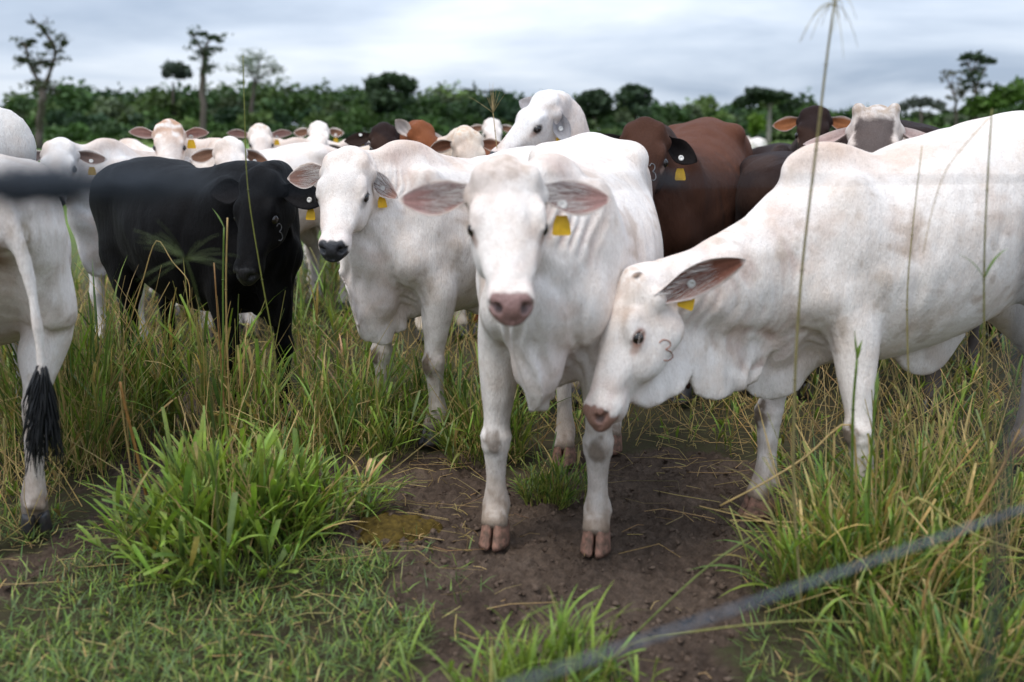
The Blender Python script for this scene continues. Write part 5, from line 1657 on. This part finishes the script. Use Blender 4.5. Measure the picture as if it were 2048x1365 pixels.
tussock('tall tussock in front of the hidden forelegs of the large white cow', g2(1830, 1080), 0.30, 130, 0.46, mix=(0.40, 0.30, 0.18, 0.12), stalks=70, seed=9, drape=8)
tussock('grass tussock at the lower right corner', g2(1900, 1330), 0.34, 150, 0.24, mix=(0.36, 0.40, 0.14, 0.10), stalks=40, seed=10, drape=12)
tussock('tall grass clump before the forelegs of the black cow', g2(440, 880), 0.26, 80, 0.66, blunt_p=0.7, per=3, mix=(0.45, 0.22, 0.20, 0.13), stalks=90, seed=11, drape=8, wid=(0.008, 0.017), spread=0.30)
tussock('grass clump left of the forelegs of the black-nosed cow', g2(660, 900), 0.34, 150, 0.50, mix=(0.55, 0.25, 0.12, 0.08), stalks=36, seed=12, drape=10)
tussock('grass clump between the front legs of the black-nosed cow', g2(806, 850), 0.22, 100, 0.42, mix=(0.55, 0.30, 0.10, 0.05), stalks=14, seed=13, drape=6)
tussock('grass clump right of the forelegs of the black-nosed cow', g2(955, 905), 0.22, 110, 0.42, mix=(0.50, 0.32, 0.12, 0.06), stalks=20, seed=14, drape=10)
tussock('tall straw-coloured clump beside the white cow seen from behind', g2(165, 920), 0.32, 150, 0.62, mix=(0.40, 0.24, 0.20, 0.16), stalks=70, seed=15, drape=6, spread=0.3)
tussock('tall clump hiding the hind feet of the black cow', g2(215, 860), 0.32, 140, 0.64, mix=(0.42, 0.24, 0.20, 0.14), stalks=60, seed=16, drape=6, spread=0.3)

FEET_BOX = [(sp['pos'], math.atan2(sp['dir'][1], sp['dir'][0]), sp['s']) for sp in COWS]


def under_cow(x, y):
    m = np.zeros(len(x), bool)
    for (p, hd, s_) in FEET_BOX:
        c, s2 = math.cos(hd), math.sin(hd)
        u = ((x - p[0]) * c + (y - p[1]) * s2) / s_; v = (-(x - p[0]) * s2 + (y - p[1]) * c) / s_
        m |= (np.abs(u) < 0.95) & (np.abs(v) < 0.36)
    return m


def field_grass():
    r_ = np.random.default_rng(33)
    # tall pasture among and behind the herd
    n = 8200
    y = 3.35 + 8.0 * r_.uniform(size=n) ** 1.6
    x = (r_.uniform(-1, 1, n)) * (0.62 * y + 0.3)
    keep = dirt_mask(x, y) < 0.5
    px, py = to_px(x, y, np.zeros(n))
    dens = np.clip(0.46 + 0.85 * n2d(x, y, 1.3, 61), 0.03, 1)
    dens *= np.where(py > 1000, 0.25, 1) * np.where((px > 1150) & (px < 1560) & (py > 830), 0.45, 1)
    keep &= (r_.uniform(size=n) < dens) & (py < 1075)
    x, y, px, py = x[keep], y[keep], px[keep], py[keep]
    n = len(x)
    h = r_.uniform(0.22, 0.58, n) * (1 + 0.4 * n2d(x, y, 0.9, 62)) * np.clip(1.0 - (py - 780) / 260, 0.32, 1.0)
    h = np.where((px > 1150) & (px < 1650) & (py > 800), h * 0.6, h)
    h = np.where((px > 240) & (px < 640) & (py > 750) & (py < 930), h * 0.62, h)
    h = np.where(under_cow(x, y), np.minimum(h, 0.42), h)
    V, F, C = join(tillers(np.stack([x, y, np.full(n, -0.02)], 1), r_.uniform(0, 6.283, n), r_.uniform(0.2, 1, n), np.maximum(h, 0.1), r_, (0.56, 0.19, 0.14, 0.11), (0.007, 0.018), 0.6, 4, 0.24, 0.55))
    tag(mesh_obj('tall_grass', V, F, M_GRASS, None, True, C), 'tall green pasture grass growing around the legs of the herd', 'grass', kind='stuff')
    # dry stems standing and leaning in it
    n = 3200
    y = 3.3 + 5.5 * r_.uniform(size=n) ** 1.4; x = r_.uniform(-1, 1, n) * (0.58 * y)
    keep = (dirt_mask(x, y) < 0.5)
    x, y = x[keep], y[keep]; n = len(x)
    P0 = np.stack([x, y, np.zeros(n)], 1)
    L = r_.uniform(0.15, 0.55, n); L = np.where(under_cow(x, y), np.minimum(L, 0.4), L)
    d = r_.normal(size=(n, 2)) * 0.45
    P1 = P0 + np.stack([d[:, 0] * L, d[:, 1] * L, L * r_.uniform(0.5, 1, n)], 1)
    mid = (P0 + P1) / 2 + r_.normal(size=(n, 3)) * 0.02
    V, F, C = straws(P0, P1, mid, r_.uniform(0.0014, 0.003, n), DRY1 * r_.uniform(0.55, 1.1, (n, 1)) * (1 + r_.normal(size=(n, 3)) * 0.05))
    tag(mesh_obj('dry_stems', V, F, M_GRASS, None, True, C), 'dry straw-coloured stems standing in the pasture grass', 'grass', kind='stuff')
    # short lawn in front, low weeds
    n = 46000
    y = r_.uniform(1.7, 3.6, n); x = r_.uniform(-2.0, 2.0, n)
    px, py = to_px(x, y, np.zeros(n))
    zone = ((px < 900 + 60 * n2d(x, y, 2.0, 71)) & (py > 1085 + 35 * n2d(x, y, 2.5, 72))) | ((px > 1480) & (py > 1130))
    zone |= (px < 330) & (py > 930) & (py < 1100)
    p = np.where(zone, 1.0, 0.0) * np.where(px > 1400, 0.45, 1.0) * np.clip(0.75 + 0.6 * n2d(x, y, 1.8, 73), 0.1, 1)
    keep = (dirt_mask(x, y) < 0.5) & (r_.uniform(size=n) < p)
    fringe = (~keep) & zone & (r_.uniform(size=n) < 0.10)
    keep |= fringe
    x, y = x[keep], y[keep]; n = len(x)
    c0, c1, k = tint(n, r_, (0.30, 0.56, 0.09, 0.05))
    c0, c1 = c0 * 0.95, c1 * 0.92 + np.array([0.01, 0.012, 0.012])
    L = r_.uniform(0.025, 0.085, n)
    V, F, C = blades(np.stack([x, y, np.full(n, -0.016)], 1), r_.uniform(0, 6.283, n), r_.uniform(0.1, 1.0, n), r_.uniform(0.1, 1.2, n), L + 0.012, r_.uniform(0.0028, 0.0065, n), c0, c1, 3, None, fold=False)
    tag(mesh_obj('short_grass', V, F, M_GRASS, None, True, C), 'short creeping grass and weeds in the foreground', 'grass', kind='stuff')
    # fallen straw on the soil
    n = 6500
    y = 2.2 + 3.6 * r_.uniform(size=n) ** 1.2; x = r_.uniform(-0.6, 0.6, n) * y
    px, py = to_px(x, y, np.zeros(n))
    dmn = dirt_mask(x, y)
    cl = n2d(x, y, 1.6, 81)
    edge = np.exp(-((px - 800) / 160) ** 2 - ((py - 960) / 90) ** 2) + np.exp(-((px - 1400) / 150) ** 2 - ((py - 920) / 50) ** 2)
    p = edge * 0.6 + np.where(dmn > 0.5, np.clip(0.20 + 0.5 * cl, 0.05, 1), 0.4) * np.where(py > 1130, 0.22, 1.0) * np.where((px > 950) & (px < 1500) & (py > 1000), 0.35, 1)
    keep = r_.uniform(size=n) < p
    x, y = x[keep], y[keep]; n = len(x)
    L = 0.02 + 0.26 * r_.uniform(size=n) ** 2.6
    a = r_.normal(size=n) * 0.8 + np.where(r_.uniform(size=n) < .5, 0, math.pi)
    z0 = r_.uniform(0.002, 0.012, n)
    P0 = np.stack([x, y, z0], 1)
    P1 = P0 + np.stack([np.cos(a) * L, np.sin(a) * L * 0.9, r_.uniform(-0.006, 0.03, n)], 1)
    mid = (P0 + P1) / 2 + np.stack([r_.normal(size=n) * 0.03 * L / .2, r_.normal(size=n) * 0.03 * L / .2, r_.uniform(0, 0.012, n)], 1)
    cc = DRY1 * r_.uniform(0.35, 1.0, (n, 1)) * (1 + r_.normal(size=(n, 3)) * 0.06)
    V, F, C = straws(P0, P1, mid, r_.uniform(0.0007, 0.0022, n), cc)
    tag(mesh_obj('fallen_straw', V, F, M_GRASS, None, True, C), 'fallen straw scattered over the trodden soil', 'straw', kind='stuff')


field_grass()


def crumbs():
    # clods and crumbs of soil thrown up by hooves
    r_ = np.random.default_rng(91)
    n = 26000
    y = 2.15 + 3.2 * r_.uniform(size=n) ** 1.3; x = r_.uniform(-0.62, 0.62, n) * y
    cl = n2d(x, y, 3.0, 92)
    keep = (dirt_mask(x, y) > 0.5) & (r_.uniform(size=n) < np.clip(0.5 + 0.7 * cl, 0.05, 1))
    x, y = x[keep], y[keep]; n = len(x)
    sz = 0.0025 + 0.015 * r_.uniform(size=n) ** 4
    z = soil_height(x, y, np.ones(n)) + sz * 0.25
    oc = np.array([(1, 0, 0), (0, 1, 0), (-1, 0, 0), (0, -1, 0), (0, 0, .75), (0, 0, -.75), (.6, .6, .3), (-.6, .6, -.2)])[:6]
    V = np.stack([x, y, z], 1)[:, None] + oc[None] * sz[:, None, None] * r_.uniform(0.55, 1.35, (n, 6, 3)) + r_.normal(size=(n, 6, 3)) * (sz * 0.2)[:, None, None]
    tri = np.array([(0, 1, 4), (1, 2, 4), (2, 3, 4), (3, 0, 4), (1, 0, 5), (2, 1, 5), (3, 2, 5), (0, 3, 5)])
    F = (np.arange(n)[:, None, None] * 6 + tri[None]).reshape(-1, 3)
    tag(mesh_obj('soil_crumbs', V.reshape(-1, 3), F, plain_mat('soil_crumb', (0.125, 0.090, 0.068), 0.95, 0.1, noise=(0.052, 0.034, 0.024), nscale=14), None, True), 'crumbs of brown soil on the trodden ground', 'soil', kind='stuff')


crumbs()


# ------------------------------------------------------------------ single stalks one can pick out
def stalk(label, pts, r0, r1, col, fans=(), leaves=(), seed=0, name='grass_stalk', grounded=True):
    """pts: (px, py, distance); fans: (point index, n, length m, droop, spread, aim)"""
    r_ = np.random.default_rng(seed)
    W = np.array([at(*p) for p in pts])
    if grounded and W[0, 2] > 0.02:
        W = np.vstack([[W[0, 0] - 0.25 * (W[1, 0] - W[0, 0]), W[0, 1], -0.01], W])
        fans = tuple((i + 1, *q) for i, *q in fans); leaves = tuple((i + 1, *q) for i, *q in leaves)
    base = W[0].copy()
    W = W - base
    q = catmull(np.hstack([W, np.linspace(r0, r1, len(W))[:, None]]), 4)
    v, f = tube_mesh(q[:, :3], q[:, 3], 6)
    vv, ff, cc = [v], list(f), [np.tile((*col, 1), (len(v), 1))]
    k = len(v)
    for i in range(1, len(W) - 1):                                   # joints of the stem
        a, b = tube_mesh(np.array([W[i] - (W[i] - W[i - 1]) * 0.006, W[i], W[i] + (W[i] - W[i - 1]) * 0.006]), [r0 * 0.9, r0 * 1.5, r0 * 0.9], 6)
        vv.append(a); ff += [[w + k for w in g] for g in b]; cc.append(np.tile((*(np.array(col) * 0.6), 1), (len(a), 1))); k += len(a)
    for (i, n, ln, droop, spread, aim) in fans:
        for j in range(n):
            d = unit(np.array(aim) + r_.normal(size=3) * spread)
            L_ = ln * r_.uniform(0.6, 1.1)
            P = [W[i] + d * L_ * t + np.array([0, 0, -droop * t * t * L_]) for t in np.linspace(0, 1, 6)]
            a, b = tube_mesh(P, np.linspace(r1 * 0.55, 0.0004, 6), 4)
            vv.append(a); ff += [[w + k for w in g] for g in b]; cc.append(np.tile((*(np.array(col) * 1.1), 1), (len(a), 1))); k += len(a)
    o = mesh_obj(name, np.vstack(vv), ff, M_GRASS, None, True, np.vstack(cc))
    o.location = base
    tag(o, label, 'grass stalk', 'single tall grass stalks')
    lv = []
    for (i, az, ln, wd, lean, curve, c_) in leaves:
        V, F, C = blades(np.array([[0, 0, 0.0]]) + np.array([[0, 0, 5.0]]), np.array([az]), np.array([lean]), np.array([curve]), np.array([ln]), np.array([wd]), np.array([c_]) * 0.7, np.array([c_]), 8)
        V[:, 2] -= 5.0
        lo = mesh_obj('leaf', V + W[i], F, M_GRASS, o, True, C)
    return o


STRAW, OLV, GRN = (0.42, 0.30, 0.13), (0.20, 0.19, 0.06), (0.12, 0.19, 0.035)
stalk('tall blurred straw stalk crossing the neck of the large white cow up into the sky', [(1606, 1240, 2.68), (1588, 1000, 2.62), (1590, 760, 2.55), (1604, 540, 2.5), (1632, 300, 2.42), (1652, 130, 2.38), (1668, 10, 2.34)], 0.0042, 0.0024, (0.33, 0.28, 0.14), fans=((6, 14, 0.10, 1.2, 0.8, (0.0, 0, 0.5)),), seed=1)
stalk('tall green flowering stalk in front of the head of the black cow', [(566, 930, 3.75), (548, 700, 3.7), (524, 560, 3.68), (496, 380, 3.65), (489, 220, 3.62), (486, 112, 3.6)], 0.0038, 0.0016, (0.21, 0.22, 0.055), seed=2)
stalk('fine grass flower spray rising behind the black-nosed cow against the wood', [(1004, 420, 5.8), (990, 262, 5.8), (986, 226, 5.8)], 0.003, 0.0022, (0.42, 0.31, 0.16), fans=((2, 12, 0.18, 0.1, 0.32, (0.02, 0, 1)),), seed=3)
stalk('blurred dark green flower spray before the flank of the black cow', [(432, 960, 2.45), (420, 760, 2.38), (396, 600, 2.3), (372, 520, 2.24)], 0.0026, 0.0018, (0.10, 0.13, 0.045), fans=((3, 10, 0.16, 0.25, 0.28, (-0.55, 0, 0.75)), (3, 7, 0.12, 0.3, 0.3, (0.6, 0, 0.35)), (3, 5, 0.12, 0.3, 0.25, (-1, 0, 0.1))), seed=4)
edge_stalk = stalk('thin stalk with a bent side branch at the right edge before the white flank', [(1990, 1120, 2.75), (1972, 800, 2.7), (1968, 560, 2.66), (1974, 380, 2.62), (1984, 218, 2.6)], 0.0034, 0.0018, OLV, fans=(), leaves=((2, 2.6, 0.10, 0.010, 0.5, 0.8, GRN), (2, 0.4, 0.12, 0.010, 0.4, 0.9, GRN)), seed=5)
branch = stalk('arched thin branch', [(1978, 236, 2.6), (1930, 290, 2.6), (1890, 345, 2.6), (1862, 430, 2.62), (1846, 510, 2.62)], 0.0013, 0.0009, STRAW, seed=6, name='side_branch', grounded=False)
for k_ in ('label', 'category', 'group'):
    del branch[k_]
branch.parent = edge_stalk
branch.location = branch.location - edge_stalk.location
stalk('straight stalk crossing the ribs of the large white cow', [(1838, 1080, 2.95), (1822, 860, 2.9), (1814, 620, 2.88), (1824, 470, 2.86), (1844, 292, 2.84)], 0.0036, 0.0012, (0.30, 0.25, 0.10), seed=7)
stalk('bent dry straw making a peak before the black flank', [(246, 700, 4.1), (262, 640, 4.1), (286, 560, 4.1), (313, 482, 4.1), (345, 524, 4.08), (376, 562, 4.05), (380, 606, 4.03)], 0.0032, 0.0018, STRAW, seed=8)
stalk('upright dry stem left of the flowering stalk, before the black cow', [(462, 900, 3.9), (456, 740, 3.88), (452, 580, 3.86), (455, 436, 3.84)], 0.0042, 0.0034, STRAW, seed=9)
stalk('green stem with a split leaf before the black chest', [(438, 900, 3.8), (446, 720, 3.8), (446, 560, 3.8), (448, 456, 3.78)], 0.0045, 0.0034, GRN, leaves=((3, 2.7, 0.09, 0.010, 0.5, 0.3, GRN),), seed=10)
stalk('short reddish dry stem beside the upright dry stem', [(452, 860, 3.95), (440, 700, 3.92), (428, 526, 3.9)], 0.004, 0.003, (0.30, 0.17, 0.07), seed=11)
stalk('thick orange-brown dry cane at lower left of the big tussock', [(296, 1010, 3.42), (272, 900, 3.42), (252, 820, 3.4), (240, 764, 3.4)], 0.0062, 0.0052, (0.33, 0.17, 0.055), seed=12)
stalk('thin dry cane beside the thick orange-brown cane', [(262, 940, 3.46), (248, 850, 3.45), (240, 780, 3.44)], 0.004, 0.0026, STRAW, seed=13)
stalk('long green runner stalk sloping over the bare soil at lower right', [(1250, 1290, 2.50), (1330, 1210, 2.50), (1420, 1130, 2.52), (1500, 1075, 2.55)], 0.0030, 0.0022, (0.16, 0.20, 0.055), seed=14)
stalk('long pale runner stalk crossing below the large straw tussock', [(1240, 1300, 2.28), (1400, 1262, 2.30), (1600, 1242, 2.33), (1720, 1246, 2.36)], 0.0030, 0.0024, (0.24, 0.23, 0.075), seed=15)
stalk('long yellow stalk leaning right across the right tussock', [(1815, 1010, 2.62), (1900, 1040, 2.6), (1960, 1075, 2.58), (2050, 1105, 2.55)], 0.0042, 0.003, (0.34, 0.30, 0.10), seed=16)
stalk('broken dry stalk leaning left toward the bare soil', [(1712, 1010, 2.97), (1700, 850, 2.95), (1610, 915, 2.92), (1530, 965, 2.9), (1440, 1012, 2.9)], 0.0036, 0.003, STRAW, seed=17)
stalk('diagonal dry stalk rising to the right edge', [(1860, 1150, 2.5), (1930, 1060, 2.5), (1990, 960, 2.52), (2040, 860, 2.54)], 0.0042, 0.003, (0.36, 0.22, 0.09), seed=18)
stalk('stout green stem with blunt leaves before the near foreleg', [(1700, 1120, 2.85), (1704, 960, 2.82), (1706, 820, 2.8), (1714, 720, 2.8)], 0.0048, 0.0038, GRN, leaves=((3, 0.6, 0.06, 0.014, 0.2, 0.3, GRN), (3, 2.2, 0.09, 0.010, 0.25, -0.2, GRN)), seed=19)
stalk('pair-leaved green stem right of the near foreleg', [(1735, 1110, 2.85), (1738, 980, 2.82), (1746, 860, 2.8), (1752, 790, 2.8)], 0.0045, 0.0036, GRN, leaves=((3, 1.2, 0.07, 0.013, 0.2, 0.3, GRN), (2, 2.9, 0.08, 0.012, 0.3, 0.4, GRN)), seed=20)


# ------------------------------------------------------------------ dung, fence
def dung():
    c = gr_at(792, 1058)
    n = 90; rings = 34
    P = [(0, 0)]
    for i in range(1, rings + 1):
        for j in range(n):
            a = 2 * math.pi * j / n
            ro = (0.150 + 0.018 * math.sin(3 * a + 1) + 0.012 * math.sin(7 * a) + 0.008 * math.sin(13 * a + 2) + 0.005 * math.sin(23 * a)) * i / rings
            P.append((ro * math.cos(a), ro * math.sin(a) * 0.85))
    P = np.array(P); q = np.concatenate([[0], np.repeat(np.arange(1, rings + 1) / rings, n)])
    z = 0.052 * (1 - q ** 5) * (0.75 + 0.25 * n2d(P[:, 0], P[:, 1], 4.0, 5)) + (1 - q ** 6) * (0.008 * np.abs(n2d(P[:, 0], P[:, 1], 11.0, 6)) + 0.0045 * n2d(P[:, 0], P[:, 1], 26.0, 7)) - 0.012 * q
    V, F = np.stack([P[:, 0], P[:, 1], z], 1), []
    for j in range(n):
        F.append([0, 1 + j, 1 + (j + 1) % n])
    for i in range(rings - 1):
        for j in range(n):
            a = 1 + i * n
            F.append([a + j, a + n + j, a + n + (j + 1) % n, a + (j + 1) % n])
    o = mesh_obj('dung_pat', V, F, plain_mat('fresh_dung', (0.105, 0.070, 0.014), 0.75, 0.12, noise=(0.040, 0.026, 0.006), bump=0.012, nscale=55), None)
    o.location = (c.x, c.y, 0.0)
    tag(o, 'olive brown fresh dung pat on the soil beside the big tussock', 'dung')


dung()


def fence():
    """barbed wire between the camera and the herd; it runs away to the right"""
    M_WIRE = plain_mat('dark_fence_wire', (0.022, 0.027, 0.034), 0.6, 0.25, noise=(0.045, 0.052, 0.062), nscale=50)
    root = empty('wire_fence', (0.0, 0.6, 0.0))
    tag(root, 'out-of-focus barbed wire fence close to the camera', 'wire fence')
    B = np.array([0.0, 0.6, 0.0])
    p_a, p_b = np.array((-1.1, -0.105)), np.array((2.3, 2.07))                # plan line y = 0.6 + 0.64 x
    # upper strand: two wires twisted round each other
    L = at(40, 372, 0.51); Rr = at(1400, 362, 0.90)
    d = np.array(Rr - L); 
    A0, A1 = np.array(L) - d * 1.3 - B, np.array(Rr) + d * 1.6 - B
    n = 420
    t = np.linspace(0, 1, n)
    ctr = A0[None] * (1 - t[:, None]) + A1[None] * t[:, None]
    ax = unit(A1 - A0); u = unit(np.cross(ax, (0, 0, 1))); w = np.cross(u, ax)
    for ph in (0, math.pi):
        a = t * 2 * math.pi * 60 + ph
        P = ctr + 0.0008 * (np.cos(a)[:, None] * u + np.sin(a)[:, None] * w)
        v, f = tube_mesh(P, 0.0008, 5)
        mesh_obj('strand', v, f, M_WIRE, root)
    # the splice: many turns of wire wound round the strand at the left
    S0, S1 = np.array(at(-260, 376, 0.47)) - B, np.array(at(430, 366, 0.66)) - B
    m = 520
    t = np.linspace(0, 1, m)
    env = 0.0118 * np.clip(np.minimum((t + 0.05) / 0.1, 1), 0, 1) * np.interp(t, [0, .45, .7, 1], [1.0, 0.95, 0.7, 0.15])
    env = env * (1 + 0.32 * np.sin(t * 31) * np.sin(t * 13 + 1))
    a = t * 2 * math.pi * 24
    P = S0[None] * (1 - t[:, None]) + S1[None] * t[:, None] + env[:, None] * (np.cos(a)[:, None] * u + np.sin(a)[:, None] * w)
    v, f = tube_mesh(P, 0.0020, 6)
    mesh_obj('splice', v, f, M_WIRE, root)
    v, f = tube_mesh(np.array([S0 * (1 - q) + S1 * q for q in np.linspace(0, 1, 12)]), np.interp(np.linspace(0, 1, 12), [0, .45, .7, 1], [0.0115, 0.0110, 0.0082, 0.0015]) * (1 + 0.3 * np.sin(np.linspace(0, 1, 12) * 31) * np.sin(np.linspace(0, 1, 12) * 13 + 1)), 8)
    mesh_obj('splice_core', v, f, M_WIRE, root)
    # barbs
    for px, dist in ((1335, 0.88),):
        c = np.array(at(px, 362, dist)) - B
        for s2 in (1, -1):
            d2 = unit(ax * 0.75 * s2 + w * (-0.35 * s2) + u * 0.2)
            d3 = unit(-ax * 0.85 * s2 + w * 0.10 * s2 + u * 0.15)
            tt_ = np.linspace(0, 2 * math.pi * 1.5, 22)
            coil = [c + ax * (0.0035 * s2 + 0.0012 * q) + 0.0036 * (math.cos(q) * u + math.sin(q) * w) for q in tt_]
            P = [c + d2 * 0.030, c + d2 * 0.012] + coil + [c + d3 * 0.012, c + d3 * 0.028]
            v, f = tube_mesh(np.array(P), np.concatenate([[0.0004], np.full(len(P) - 2, 0.0014), [0.0004]]), 5)
            mesh_obj('barb', v, f, M_WIRE, root)
    # lower strand
    lo0, lo1 = np.array(at(1000, 1372, 0.80)) - B, np.array(at(2048, 1012, 1.24)) - B
    d = lo1 - lo0
    lo0, lo1 = lo0 - d * 1.2, lo1 + d * 1.2
    n = 300
    t = np.linspace(0, 1, n)
    ctr = lo0[None] * (1 - t[:, None]) + lo1[None] * t[:, None]
    ctr[:, 2] -= 0.004 * np.sin(t * math.pi)
    for ph in (0, math.pi):
        a = t * 2 * math.pi * 46 + ph
        P = ctr + 0.0018 * (np.cos(a)[:, None] * u + np.sin(a)[:, None] * w)
        v, f = tube_mesh(P, 0.0017, 5)
        mesh_obj('strand', v, f, plain_mat('grey_fence_wire', (0.085, 0.098, 0.118), 0.5, 0.4, noise=(0.14, 0.155, 0.175), nscale=50), root)
    # upright stay wire
    q0 = np.array(at(2010, 1010, 0.70)) - B
    P = [np.array([q0[0] + 0.002 * math.sin(z * 9), q0[1], z]) for z in np.linspace(0.55, 1.40, 24)]
    v, f = tube_mesh(P, 0.0030, 6)
    mesh_obj('stay', v, f, M_WIRE, root)


fence()
for sp in COWS:
    build_cow(sp)
